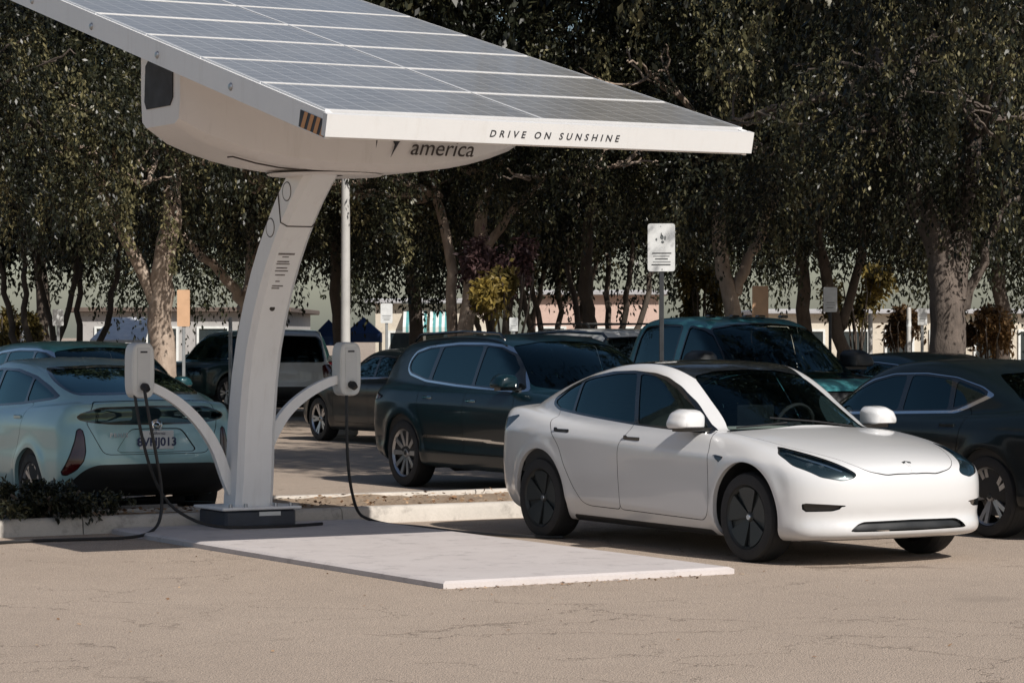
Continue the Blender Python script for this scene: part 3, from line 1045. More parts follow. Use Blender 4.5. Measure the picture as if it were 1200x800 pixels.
# curved column: octagonal section swept along the lean
zs = np.array([.222, .5, .9, 1.3, 1.6, 1.9, 2.15, 2.35, 2.55, 2.72, 2.86, 2.98, 3.08, 3.18])
af = hermite([(.2, .0), (.28, .02), (1.0, .09), (1.56, .22), (2.0, .42), (2.32, .62), (2.74, .98), (2.98, 1.26), (3.3, 1.72)])
aa = af(zs)
def sec(i):
    z = zs[i]; f = 1 - .14 * (z - .2) / 3
    ta = np.gradient(aa, zs)[i]; hx, hy, c = .165 * f, .175 * f, .045
    nl = math.hypot(1, ta); nx, nz = 1 / nl, -ta / nl
    ring = [(-hx + c, -hy), (hx - c, -hy), (hx, -hy + c), (hx, hy - c), (hx - c, hy), (-hx + c, hy), (-hx, hy - c), (-hx, -hy + c)]
    return [(aa[i] + p * nx, q, z + p * nz * (1 if i else 0)) for p, q in ring]
b = MB()
b.v = sum([sec(i) for i in range(len(zs))], [])
for i in range(len(zs) - 1):
    b.f += [(i * 8 + j, i * 8 + (j + 1) % 8, i * 8 + 8 + (j + 1) % 8, i * 8 + 8 + j) for j in range(8)]
b.m = [0] * len(b.f)
colm = b.build('column', M['station_white_lifted'], st, autos=22)
def col_pt(z, p, q):
    a = float(af(np.array([z]))[0]); ta = float((af(np.array([z + .01])) - af(np.array([z - .01])))[0] / .02)
    nl = math.hypot(1, ta)
    return (a + p / nl, q, z - p * ta / nl), ta
def fsec(z): return 1 - .14 * (z - .2) / 3
# collar seam, access discs, print
b = MB()
zz = 2.74
ringp = []
for (p, q) in ((-.165, -.13), (-.12, -.178), (.12, -.178), (.168, -.13), (.168, .13), (.12, .178), (-.12, .178), (-.165, .13)):
    pt, ta = col_pt(zz - (.06 if p > 0 else -.04), p * fsec(zz), q * fsec(zz)); ringp.append(pt)
b.tube(ringp + ringp[:1], .006, 5, cap=False)
b.build('collar_seam', M['seam'], colm)
for zz, dp in ((2.86, -.0), (2.56, -.02)):
    pt, ta = col_pt(zz, dp, -.176 * fsec(zz))
    b = MB(); b.lathe([(.001, -.003), (.07, -.003), (.075, .003)], 20, 'y', pt); b.build('access_disc', M['station_white_lifted'], colm, True)
    b = MB(); b.lathe([(.075, -.002), (.079, -.004), (.082, .002)], 20, 'y', pt); b.build('access_seam', M['seam'], colm)
pt, ta = col_pt(1.98, .168 * fsec(1.98), -.02)
b = MB(); b.lathe([(.001, .004), (.022, .004), (.026, -.004)], 14, 'x', pt); b.build('camera_hole', M['seam'], colm)
for k, (zz, w_, th) in enumerate(((2.45, .075, .010), (2.425, .03, .006), (2.385, .055, .007), (2.365, .06, .006), (2.33, .05, .006), (2.305, .06, .006), (2.27, .045, .006), (2.215, .02, .006), (2.175, .05, .006), (2.155, .035, .006))):
    pt, ta = col_pt(zz, .168 * fsec(zz) + .001, -.03 + random.uniform(-.008, .008))
    nl = math.hypot(1, ta); up = np.array([ta, 0, 1]) / nl; ac = np.array([0, 1, 0]); P0 = np.array(pt)
    b = MB(); b.add([P0 - ac * w_ - up * th, P0 + ac * w_ - up * th, P0 + ac * w_ + up * th, P0 - ac * w_ + up * th], [(0, 1, 2, 3)])
    b.build('column_print', M['print_grey'], colm)
# boat-shaped housing under the canopy
SL = .255
def cz(x): return 3.0 + SL * (5.0 - x)            # underside of the canopy
cxh = 1.62
HL, HY = 1.575, .09
b = MB(); nsec = 17; ring_n = 14
for i in range(nsec):
    q = -1 + 2 * i / (nsec - 1)
    y = HY + HL * q
    e = abs(q) ** 2.6
    zb = 2.985 + .30 * e
    hw = .50 - .08 * e
    if abs(q) > .999: hw -= .03; zb += .03
    pts = []
    for k in range(ring_n):
        t = k / (ring_n - 1)
        a_ = -1 + 2 * t
        xx = hw * math.copysign(min(1, abs(a_) * 1.35) if abs(a_) < .74 else 1, a_)
        # U profile: flat top edges joined under a rounded bottom
        zz = zb + (max(0, abs(a_) - .55) / .45) ** 2.2 * (cz(cxh + xx) - .012 - zb)
        pts.append((cxh + xx, y, min(zz, cz(cxh + xx) - .012)))
    b.v += pts
for i in range(nsec - 1):
    b.f += [(i * ring_n + j, i * ring_n + j + 1, (i + 1) * ring_n + j + 1, (i + 1) * ring_n + j) for j in range(ring_n - 1)]
b.f += [tuple(range(ring_n)), tuple(range((nsec - 1) * ring_n, nsec * ring_n))]
b.m = [0] * len(b.f)
hous = b.build('housing', M['station_shell'], st, autos=38)
for s_ in (-1, 1):                                  # dark louvre on each end
    b = MB()
    yy = HY + s_ * (HL + .002)
    b2 = [(cxh - .26, 3.46), (cxh + .20, 3.46), (cxh + .26, 3.52), (cxh + .26, 3.74), (cxh + .2, 3.79), (cxh - .2, 3.86), (cxh - .28, 3.8), (cxh - .3, 3.52)]
    b.prism(b2, yy - .012 * s_, yy + .008 * s_, 'y')
    b.build('end_louvre', M['louvre'], hous)
b = MB()
zq = lambda z: cxh + .502
b.tube([(cxh + .503, .16, 3.72), (cxh + .503, .16, 3.3), (cxh + .46, .16, 3.08), (cxh + .3, .16, 2.985), (cxh - .4, .16, 2.985)], .008, 5)
b.tube([(cxh + .2, -1.0, 3.075)] + [(cxh + .24 + .05 * math.cos(q_), -1 + .2 * k, 3.075 - .085 * (1 - abs(1 - k / 3.2) ** 2)) for k, q_ in ((j, j * .3) for j in range(6))] + [(cxh + .3, .16, 2.985)], .007, 5)
b.build('housing_seam', M['seam'], hous)
xf_ = cxh + .503
text_obj('housing_lettering', 'america', .185, M['seam'], hous, (0, 1, 0), (0, 0, 1), (xf_, .74, 3.18), depth=.002, shear=.34)
text_obj('housing_lettering', 'electrify', .185, M['seam'], hous, (0, 1, 0), (0, 0, 1), (xf_, .74, 3.365), depth=.002, shear=.34)
b = MB(); b.prism([(.29, 3.25), (.40, 3.27), (.35, 3.21), (.28, 3.10), (.32, 3.20)], xf_ - .004, xf_ + .002, 'x'); b.build('housing_logo', M['ink'], hous)
b = MB(); b.lathe([(.15, 2.975), (.46, 2.972), (.47, 2.98), (.15, 2.995)], 32, 'z', (cxh - .12, 0, 0)); b.build('head_plate', M['station_shell'], st, True)
# canopy: frame, fascia, panels
cn = math.sqrt(1 + SL * SL); ex = Vector((-1, 0, SL)).normalized(); ez = Vector((SL, 0, 1)).normalized()
NROW = 7; PL = 1.075; HW = 1.715; LEN = NROW * PL + .12
def cpt(d, y, h):                                  # d along slope from the low edge, h above underside
    p = Vector((5.0, 0, 3.0)) + ex * d + ez * h
    return (p.x, y, p.z)
b = MB()
def slab(d0, d1, ya, yb, h0, h1, mi=0):
    P = [cpt(d, y, h) for h in (h0, h1) for (d, y) in ((d0, ya), (d1, ya), (d1, yb), (d0, yb))]
    b.add(P, [(3, 2, 1, 0), (4, 5, 6, 7)] + [(i, (i + 1) % 4, 4 + (i + 1) % 4, 4 + i) for i in range(4)], mi)
slab(.0, LEN, -HW, -HW + .03, 0, .17); slab(0, LEN, HW - .03, HW, 0, .17)
slab(LEN - .03, LEN, -HW + .031, HW - .031, 0, .168)
slab(.031, LEN - .031, -HW + .031, HW - .031, .0, .02)
for k in range(8): slab(.2 + k * 1.0, .26 + k * 1.0, -HW + .032, HW - .032, .022, .10)
slab(.03, LEN, -HW + .001, -HW + .05, .1705, .178); slab(.03, LEN, HW - .05, HW - .001, .1705, .178)
frame = b.build('canopy_frame', M['station_white_lifted'], st, autos=30)
b = MB(); slab(-.035, .029, -HW - .02, HW + .02, .022, .176)
fas = b.build('canopy_fascia', M['fascia_white'], st, autos=30)
fy = cpt(-.037, 0, .10)
text_obj('fascia_lettering', 'DRIVE ON SUNSHINE', .068, M['ink'], fas, (0, 1, 0), (ez.x, 0, ez.z), cpt(-.0365, .05, .088), depth=.001, shear=.2, bold=.001, spacing=1.75)['kind'] = 'stuff'
bt = MB()
for d in (1.6, 3.0, 4.4, 5.8):
    for s_ in (-1, 1):
        p = cpt(d, s_ * (HW + .001), .075)
        bt.lathe([(.001, s_ * .016), (.02, s_ * .014), (.03, s_ * .002), (.03, -s_ * .004)], 12, 'y', p)
bt.build('frame_bolts', M['steel'], frame, True)['kind'] = 'stuff'
b = MB()                                           # hazard sticker on the low side
b.add([cpt(.02, -HW - .003, .008), cpt(.42, -HW - .003, .008), cpt(.42, -HW - .003, .125), cpt(.02, -HW - .003, .125)], [(0, 1, 2, 3)])
stk = b.build('hazard_sticker', M['ink'], frame)
for k in range(4):
    b = MB(); d = .03 + k * .10
    b.add([cpt(d, -HW - .005, .008), cpt(d + .055, -HW - .005, .008), cpt(d + .015, -HW - .005, .125), cpt(d - .04 if k else d - .008, -HW - .005, .125)], [(0, 1, 2, 3)])
    b.build('hazard_stripe', M['orange'], stk)
def panel_mat():
    m, nt, b = nmat('solar cells')
    L = nt.links
    tc = nt.nodes.new('ShaderNodeTexCoord'); sx = nt.nodes.new('ShaderNodeSeparateXYZ'); L.new(tc.outputs['Object'], sx.inputs[0])
    def lines(out, n, wd):
        a = nt.nodes.new('ShaderNodeMath'); a.operation = 'MULTIPLY'; a.inputs[1].default_value = n; L.new(out, a.inputs[0])
        f = nt.nodes.new('ShaderNodeMath'); f.operation = 'FRACT'; L.new(a.outputs[0], f.inputs[0])
        s = nt.nodes.new('ShaderNodeMath'); s.operation = 'SUBTRACT'; s.inputs[1].default_value = .5; L.new(f.outputs[0], s.inputs[0])
        ab = nt.nodes.new('ShaderNodeMath'); ab.operation = 'ABSOLUTE'; L.new(s.outputs[0], ab.inputs[0])
        g = nt.nodes.new('ShaderNodeMath'); g.operation = 'GREATER_THAN'; g.inputs[1].default_value = .5 - wd; L.new(ab.outputs[0], g.inputs[0])
        return g.outputs[0]
    mx = nt.nodes.new('ShaderNodeMath'); mx.operation = 'MAXIMUM'
    L.new(lines(sx.outputs[0], 1 / .163, .03), mx.inputs[0]); L.new(lines(sx.outputs[1], 1 / .163, .03), mx.inputs[1])
    bus = lines(sx.outputs[1], 3 / .163, .04)
    n = noise(nt, 2.0, 5, .6)
    c = ramp(nt, n.outputs[0], [(.3, (.050, .048, .044)), (.7, (.072, .070, .064))])
    c = mix(nt, bus, c, (.16, .16, .16)); c = mix(nt, mx.outputs[0], c, (.42, .42, .41))
    du = noise(nt, 1.3, 6, .7)
    c = mix(nt, ramp(nt, du.outputs[0], [(.3, (.30, .30, .30)), (.75, (.55, .55, .55))]), c, (.42, .40, .365))   # dust film, thickened to put the pale sky reflection into the colour
    L.new(c, b.inputs['Base Color']); b.inputs['Roughness'].default_value = .33
    b.inputs['Coat Weight'].default_value = .6; b.inputs['Coat Roughness'].default_value = .12
    return m
M['cells'] = panel_mat()
M['panel_frame'] = plain('panel frame', (.70, .70, .70), .4, metal=.2, var=.04)
b = MB(); b.box((0, 0, 0), (PL - .034, HW - .034, .02)); pc = b.build('solar_panel', M['cells']); pcm = pc.data; bpy.data.objects.remove(pc)
b = MB()
for s_ in (-1, 1):
    b.box((s_ * (PL - .024) / 2, 0, .001), (.010, HW - .014, .026)); b.box((0, s_ * (HW - .024) / 2, .001), (PL - .035, .010, .025))
pf = b.build('panel_frame', M['panel_frame']); pfm = pf.data; bpy.data.objects.remove(pf)
ptc = Matrix.Rotation(0, 4, 'X')
for r_ in range(NROW):
    for c_ in (-1, 1):
        o = link_mesh('solar_panel', pcm, st)
        d = .07 + PL * (r_ + .5)
        o.matrix_local = basis(tuple(ex), (0, -1, 0), tuple(ez), cpt(d, c_ * (HW / 2 - .008), .178)) @ Matrix.Rotation(R(random.uniform(-.15, .15)), 4, 'Y')
        link_mesh('panel_frame', pfm, o)
# charger boxes on curved arms
def charger(y, zc, arm, cable_list):
    b = MB()
    arm_pts = chaikin([(p[0], p[1]) for p in arm], 2, False)
    for i, w in enumerate((0,)):
        n = len(arm_pts); vs_ = []
        for k, (yy, zz) in enumerate(arm_pts):
            t = arm_pts[min(k + 1, n - 1)] - arm_pts[max(k - 1, 0)]; t = t / np.linalg.norm(t)
            nn = np.array([-t[1], t[0]]); hwid = .052 - .018 * k / n
            for (a, c) in ((-1, -1), (1, -1), (1, 1), (-1, 1)):
                vs_.append((.03 * a, yy + nn[0] * hwid * c, zz + nn[1] * hwid * c))
        fs_ = [(0, 1, 2, 3), tuple(range(4 * n - 4, 4 * n))]
        for k in range(n - 1): fs_ += [(k * 4 + j, k * 4 + (j + 1) % 4, k * 4 + 4 + (j + 1) % 4, k * 4 + 4 + j) for j in range(4)]
        b.add(vs_, fs_)
    ar = b.build('charger_arm', M['station_white_lifted'], st, autos=40)
    hw, hh = .105, .235
    def outline(k, hh_, hw_):
        P = []
        for q in range(32):
            a = 2 * math.pi * q / 32
            c, s = math.cos(a), math.sin(a)
            P.append((y + hw_ * math.copysign(abs(c) ** .55, c), zc + hh_ * math.copysign(abs(s) ** .42, s)))
        return P
    b = MB()
    lay = [(-.085, .9), (-.075, 1.0), (.045, 1.0), (.075, .95), (.085, .84)]
    for (xx, k) in lay: b.v += [(xx, a, c) for a, c in outline(0, hh - hw * (1 - k), hw * k)]
    for i in range(len(lay) - 1): b.f += [(i * 32 + j, i * 32 + (j + 1) % 32, (i + 1) * 32 + (j + 1) % 32, (i + 1) * 32 + j) for j in range(32)]
    b.f += [tuple(range(32)), tuple(range(32 * (len(lay) - 1), 32 * len(lay)))]; b.m = [0] * len(b.f)
    bx = b.build('charger_box', M['box_grey'], st, autos=30)
    b = MB(); b.box((.086, y, zc + .01), (.008, .115, .36), 0, .003); b.build('front_panel', M['box_panel'], bx)
    b = MB(); b.box((.0915, y, zc + .155), (.004, .062, .014), 0, .001); b.build('status_display', M['ink'], bx)
    b = MB()
    b.tube([(.08, y, zc - .135), (.125, y, zc - .14), (.15, y + .01, zc - .165)], [.034, .036, .026], 10); b.build('plug_holster', M['cable'], bx, True)
    for pts in cable_list:
        P = [np.array(p, float) for p in pts]
        for _ in range(2):
            Q = [P[0]]
            for a, c in zip(P[:-1], P[1:]): Q += [a * .75 + c * .25, a * .25 + c * .75]
            P = Q + [P[-1]]
        b = MB(); b.tube([tuple(p) for p in P], .0135, 8); b.build('charging_cable', M['cable'], bx, True)
charger(-.99, 1.385, [(-.14, .34), (-.20, .46), (-.30, .74), (-.48, .98), (-.70, 1.16), (-.96, 1.28)],
        [[(.15, -1.01, 1.22), (.2, -.99, 1.0), (.2, -.93, .7), (.16, -.86, .42), (.12, -.84, .2), (.2, -.92, .066), (.5, -1.2, .02), (.35, -1.7, .016), (.3, -2.3, .016), (.75, -2.9, .016), (.8, -3.5, .016)],
         [(.06, -1.06, 1.18), (.1, -1.03, .9), (.12, -.96, .6), (.1, -.86, .38), (.12, -.72, .2), (.34, -.5, .07), (.45, -.1, .066), (.42, .3, .066), (.33, .55, .066)]])
charger(.95, 1.385, [(.13, .62), (.22, .80), (.34, 1.0), (.53, 1.16), (.75, 1.27), (.92, 1.31)],
        [[(.06, .92, 1.18), (.08, .91, .9), (.08, .92, .55), (.06, .97, .30), (.02, 1.05, .12), (-.02, 1.16, .066), (.1, 1.3, .018), (.4, 1.45, .016), (1.1, 1.42, .016), (1.9, 1.6, .016), (2.1, 1.9, .016)]])
LAMP = [('lamp_housing', 'lamp_in', .035)]
GRILLE = [('grille_backing', 'gap', .03)]
# ---- white electric saloon
SP_EV = dict(
    xr=(-2.41, 2.30), top=1.49, axles=(1.4375, -1.4375), wheel_r=.335, wheel_w=.235, track=.79, arch_r=.392, arch_up=.018,
    side=[(2.29, .50), (2.29, .60), (2.268, .69), (2.20, .757), (2.0, .832), (1.7, .895), (1.4, .94), (1.1, .975), (.9, .985), (.4, .98), (-.4, .985), (-1.2, 1.02), (-1.7, 1.07), (-2.1, 1.105), (-2.30, 1.105),
          (-2.36, 1.07), (-2.385, .95), (-2.40, .80), (-2.415, .62), (-2.40, .45), (-2.34, .32), (-2.2, .22), (-1.8, .19), (-1.2, .17), (0, .165), (1.2, .165), (1.9, .175), (2.12, .185), (2.225, .20), (2.285, .235), (2.29, .285), (2.268, .325), (2.262, .365), (2.28, .42), (2.288, .46)],
    gh=[(1.16, .93), (.85, 1.115), (.5, 1.305), (.2, 1.42), (-.05, 1.472), (-.35, 1.488), (-.7, 1.475), (-1.1, 1.42), (-1.5, 1.325), (-1.85, 1.215), (-2.15, 1.105), (-2.2, 1.0), (-1.5, .7), (.6, .7), (1.1, .8)],
    W=[(-2.42, .80), (-2.1, .865), (-1.6, .905), (-1.0, .918), (0, .918), (.9, .918), (1.4375, .918), (1.8, .90), (2.1, .87), (2.3, .82)],
    inset=[(.15, .085), (.25, .05), (.33, .022), (.45, .010), (.62, .0), (.79, .0), (.815, .002), (.84, .014), (.88, .034), (.94, .066), (1.0, .10), (1.1, .16), (1.4, .4)],
    belt_slope=.045,
    Wg=[(-2.2, .62), (-1.6, .745), (-1.0, .815), (-.3, .838), (.4, .835), (.9, .80), (1.2, .76)],
    bow_f=(1.0, 2.0, .09, .22), bow_r=(1.0, 2.1, .10, .22), gbow_f=.28, gbow_r=.26, wg0=.80, belt=.95, tumble=.32, tumble2=.14,
    crown=.05, roof_crown=.05, r1=.07, r2=.085, blend=.03, flare=.016, cabin=(-1.75, 1.0), floor=.36, seat_x=-.1, dash_x=.52)
SP_EV['ops'] = [
    ('hood', 'top', [(1.06, 0), (1.04, .45), (.985, .735), (1.25, .735), (1.6, .695), (1.78, .645), (1.984, .56), (2.15, .475), (2.23, .40), (2.262, .25), (2.27, 0), (2.2, -.3), (1.06, -.3)], 'body', dict(gap=.0038, split=False)),
    ('front_door', 'side', [(.90, .285), (.955, .34), (.985, .45), (.965, .80), (.90, .95), (.3, .985), (-.13, 1.01), (-.17, .93), (-.25, .80), (-.245, .305)], 'body', dict(gap=.006, part='door')),
    ('rear_door', 'side', [(-.251, .305), (-.256, .80), (-.176, .93), (-.136, 1.01), (-1.0, 1.06), (-1.36, 1.08), (-1.36, .99), (-1.13, .78), (-1.035, .62), (-.93, .46), (-.80, .33), (-.70, .31)], 'body', dict(gap=.006, part='door')),
    ('window_surround', 'side', [(.90, .930), (.775, .985), (.49, 1.172), (.29, 1.285), (.112, 1.352), (-.068, 1.384), (-.378, 1.400), (-.704, 1.390), (-1.1, 1.338), (-1.35, 1.255), (-1.55, 1.155), (-1.535, 1.10), (-1.40, 1.06), (-.9, 1.022), (-.1, .97), (.5, .945)], 'gloss_black', dict(part='window_trim')),
    ('front_window', 'side', [(.60, .962), (.575, 1.095), (.28, 1.262), (.10, 1.328), (-.07, 1.36), (-.27, 1.374), (-.09, .985)], 'glass', dict(off=.006, only=['window_surround'], part='side_window', seg=.05)),
    ('rear_window', 'side', [(-.15, .992), (-.325, 1.376), (-.6, 1.372), (-.97, 1.332), (-1.10, 1.305), (-1.10, 1.055)], 'glass', dict(off=.006, only=['window_surround'], part='side_window', seg=.05)),
    ('quarter_window', 'side', [(-1.14, 1.06), (-1.14, 1.295), (-1.30, 1.245), (-1.50, 1.14), (-1.49, 1.115), (-1.38, 1.08)], 'glass', dict(off=.006, only=['window_surround'], part='side_window', seg=.03)),
    ('corner_glass', 'side', [(.635, .962), (.615, 1.06), (.77, .965), (.77, .955)], 'glass', dict(off=.006, only=['window_surround'], part='side_window', seg=.03)),
    ('roof_glass', 'top', [(.40, 0), (.38, .4), (.30, .525), (.0, .575), (-.5, .60), (-1.0, .575), (-1.5, .52), (-1.95, .42), (-2.0, 0), (-1.9, -.3), (.3, -.3)], 'screen', dict(split=False, only=['body'])),
    ('windshield', 'front', [(0, .90), (.5, .905), (.68, .93), (.635, .985), (.605, 1.06), (.555, 1.27), (.525, 1.36), (.3, 1.40), (0, 1.41), (-.4, 1.40), (-.4, .90)], 'windshield', dict(split=False, lim=.15, off=.005, only=['body', 'roof_glass'])),
    ('cowl', 'top', [(1.075, 0), (1.06, .4), (.995, .72), (.90, .70), (.99, .4), (1.0, 0), (1.0, -.3), (1.075, -.3)], 'black', dict(split=False, only=['body'], off=.004)),
    ('headlight', 'front', [(.735, .86), (.665, .815), (.60, .77), (.485, .676), (.51, .652), (.60, .632), (.73, .658), (.835, .735), (.82, .81)], 'lens', dict(lim=1.2, gap=.005, back=LAMP, seg=.03)),
    ('bumper_slot', 'front', [(.84, .468), (.70, .460), (.575, .452), (.575, .440), (.66, .410), (.83, .404)], 'gloss_black', dict(lim=1.2, off=.02, seg=.03)),
    ('grille', 'front', [(0, .335), (.43, .33), (.48, .315), (.545, .27), (.53, .258), (0, .255), (-.3, .255), (-.3, .335)], 'black', dict(lim=1.2, off=.028, split=False, seg=.03)),
    ('indicator', 'side', [(1.02, .788), (1.18, .772), (1.115, .728)], 'gloss_black', dict(seg=.012, off=-.002)),
    ('taillight', 'side', [(-1.85, 1.02), (-2.0, 1.0), (-2.3, .95), (-2.3, .86), (-2.05, .87), (-1.98, .92)], 'lamp_in', dict(seg=.05)),
    ('sill_trim', 'side', [(1.0, .12), (1.0, .215), (-1.0, .225), (-1.0, .12)], 'black', dict(only=['body'])),
]
# ---- pale hatchback seen from behind
SP_HATCH = dict(
    xr=(-2.28, 2.30), top=1.48, axles=(1.35, -1.35), wheel_r=.315, wheel_w=.2, track=.755, arch_r=.355, arch_up=.005,
    side=[(2.28, .45), (2.28, .60), (2.2, .72), (1.9, .86), (1.5, .95), (1.1, 1.0), (.4, 1.0), (-.6, 1.02), (-1.4, 1.08), (-2.0, 1.11), (-2.16, 1.10), (-2.20, 1.05), (-2.185, .93), (-2.225, .86), (-2.24, .70), (-2.26, .58), (-2.25, .48), (-2.17, .36), (-2.05, .28), (-1.7, .22), (0, .18), (1.8, .18), (2.2, .22), (2.25, .32)],
    gh=[(1.55, .92), (1.1, 1.15), (.6, 1.36), (.25, 1.45), (-.1, 1.475), (-.5, 1.455), (-1.0, 1.385), (-1.5, 1.28), (-1.95, 1.165), (-2.17, 1.10), (-2.16, 1.0), (-1.5, .7), (.9, .7), (1.4, .8)],
    W=[(-2.3, .80), (-2.0, .845), (-1.5, .872), (-.5, .875), (.5, .875), (1.35, .875), (1.9, .84), (2.3, .78)],
    inset=[(.15, .10), (.25, .05), (.36, .02), (.55, .0), (.7, .012), (.85, .012), (.93, .03), (1.0, .06), (1.1, .11), (1.4, .4)],
    Wg=[(-2.2, .64), (-1.6, .735), (-1.0, .775), (-.3, .80), (.4, .795), (.9, .77), (1.5, .70)],
    bow_f=(1.0, 2.0, .15, .35), bow_r=(1.2, 2.1, .06, .17), gbow_f=.28, gbow_r=.16, wg0=.78, belt=.98, tumble=.34, tumble2=.15,
    crown=.04, roof_crown=.05, r1=.055, r2=.09, blend=.03, flare=.014, cabin=(-1.95, 1.0), floor=.36, seat_x=-.05, dash_x=.6)
SP_HATCH['ops'] = [
    ('hatch', 'rear', [(0, 1.10), (.55, 1.09), (.62, .93), (.60, .86), (.50, .66), (.46, .635), (0, .635), (-.3, .635), (-.3, 1.10)], 'body', dict(lim=-1.9, gap=.006, split=False, part='tailgate')),
    ('front_door', 'side', [(.90, .30), (.95, .50), (.93, .92), (.3, 1.0), (-.12, 1.02), (-.13, .30)], 'body', dict(gap=.006, part='door')),
    ('rear_door', 'side', [(-.137, .30), (-.127, 1.02), (-.9, 1.06), (-1.15, 1.07), (-1.1, .80), (-.97, .55), (-.88, .31)], 'body', dict(gap=.006, part='door')),
    ('window_surround', 'side', [(1.05, .99), (.70, 1.16), (.35, 1.31), (0, 1.375), (-.5, 1.37), (-.95, 1.31), (-1.35, 1.22), (-1.65, 1.13), (-1.50, 1.10), (-.9, 1.05), (-.1, 1.01), (.5, .985)], 'gloss_black', dict(part='window_trim')),
    ('front_window', 'side', [(.66, 1.01), (.64, 1.15), (.32, 1.29), (.0, 1.35), (-.11, 1.353), (-.12, 1.03)], 'glass', dict(off=.006, only=['window_surround'], part='side_window', seg=.05)),
    ('rear_window', 'side', [(-.18, 1.033), (-.17, 1.353), (-.5, 1.345), (-.90, 1.29), (-.92, 1.075)], 'glass_dark', dict(off=.006, only=['window_surround'], part='side_window', seg=.05)),
    ('quarter_window', 'side', [(-.96, 1.08), (-.95, 1.285), (-1.3, 1.20), (-1.55, 1.13), (-1.45, 1.12)], 'glass_dark', dict(off=.006, only=['window_surround'], part='side_window', seg=.03)),
    ('rear_glass', 'rear', [(0, 1.385), (.50, 1.365), (.57, 1.30), (.60, 1.22), (.585, 1.165), (0, 1.175), (-.3, 1.175), (-.3, 1.385)], 'glass_dark', dict(lim=-.5, split=False, trim=.02, off=.004)),
    ('lower_rear_glass', 'rear', [(0, 1.045), (.50, 1.035), (.66, .985), (.70, .955), (.60, .925), (.4, .905), (0, .90), (-.3, .90), (-.3, 1.045)], 'glass_dark', dict(lim=-1.9, split=False, part='rear_glass', trim=.012, off=.004)),
    ('plate_recess', 'rear', [(0, .855), (.24, .85), (.38, .655), (0, .65), (-.2, .65), (-.2, .855)], 'body', dict(lim=-1.9, gap=.006, split=False, off=.012, part='plate_recess')),
    ('taillight', 'rear', [(.665, .86), (.70, .85), (.72, .75), (.755, .64), (.82, .47), (.79, .45), (.72, .50), (.665, .58), (.645, .66), (.65, .78)], 'red_lens', dict(lim=-1.4, gap=.008, seg=.03)),
    ('bumper_lower', 'rear', [(0, .55), (.55, .545), (.66, .50), (.74, .40), (.78, .30), (.75, .1), (0, .1), (-.2, .1), (-.2, .55)], 'black', dict(lim=-1.7, split=False, off=.006)),
    ('windshield', 'front', [(0, .93), (.5, .94), (.70, .98), (.66, 1.06), (.56, 1.27), (.53, 1.36), (.3, 1.40), (0, 1.41), (-.4, 1.40), (-.4, .93)], 'windshield', dict(split=False, lim=.2, off=.005)),
    ('headlight', 'front', [(.45, .62), (.70, .80), (.76, .78), (.74, .62), (.6, .58)], 'lens', dict(lim=1.3, gap=.005, back=LAMP, seg=.04)),
]
# ---- large dark crossover
SP_SUV = dict(
    xr=(-2.50, 2.50), top=1.70, axles=(1.45, -1.45), wheel_r=.375, wheel_w=.25, track=.82, arch_r=.425, arch_up=.01,
    side=[(2.46, .60), (2.46, .80), (2.40, .93), (2.2, 1.02), (1.8, 1.08), (1.4, 1.12), (.9, 1.13), (0, 1.13), (-1.0, 1.14), (-2.0, 1.16), (-2.32, 1.15), (-2.42, 1.05), (-2.46, .85), (-2.48, .65), (-2.47, .5), (-2.38, .36), (-2.1, .28), (-1.6, .25), (0, .24), (1.7, .24), (2.2, .27), (2.4, .34), (2.45, .45)],
    gh=[(1.62, 1.02), (1.25, 1.23), (.85, 1.46), (.5, 1.60), (.15, 1.665), (-.3, 1.69), (-1.0, 1.685), (-1.7, 1.64), (-2.05, 1.58), (-2.2, 1.45), (-2.36, 1.15), (-2.36, 1.0), (-1.5, .8), (.9, .8), (1.5, .9)],
    W=[(-2.5, .84), (-2.2, .92), (-1.6, .96), (0, .965), (1.2, .965), (1.8, .95), (2.2, .90), (2.5, .82)],
    inset=[(.2, .09), (.32, .04), (.42, .018), (.5, .03), (.62, .016), (.78, .0), (.92, .0), (.98, .018), (1.06, .045), (1.15, .09), (1.3, .16), (1.6, .5)],
    Wg=[(-2.4, .74), (-1.8, .82), (-1.0, .86), (.4, .86), (.9, .84), (1.6, .76)],
    bow_f=(1.2, 2.2, .12, .28), bow_r=(1.4, 2.3, .06, .2), gbow_f=.25, gbow_r=.10, wg0=.85, belt=1.10, tumble=.30, tumble2=.1,
    crown=.04, roof_crown=.04, r1=.07, r2=.10, blend=.03, flare=.022, cabin=(-2.1, 1.2), floor=.5, seat_x=.05, dash_x=.75)
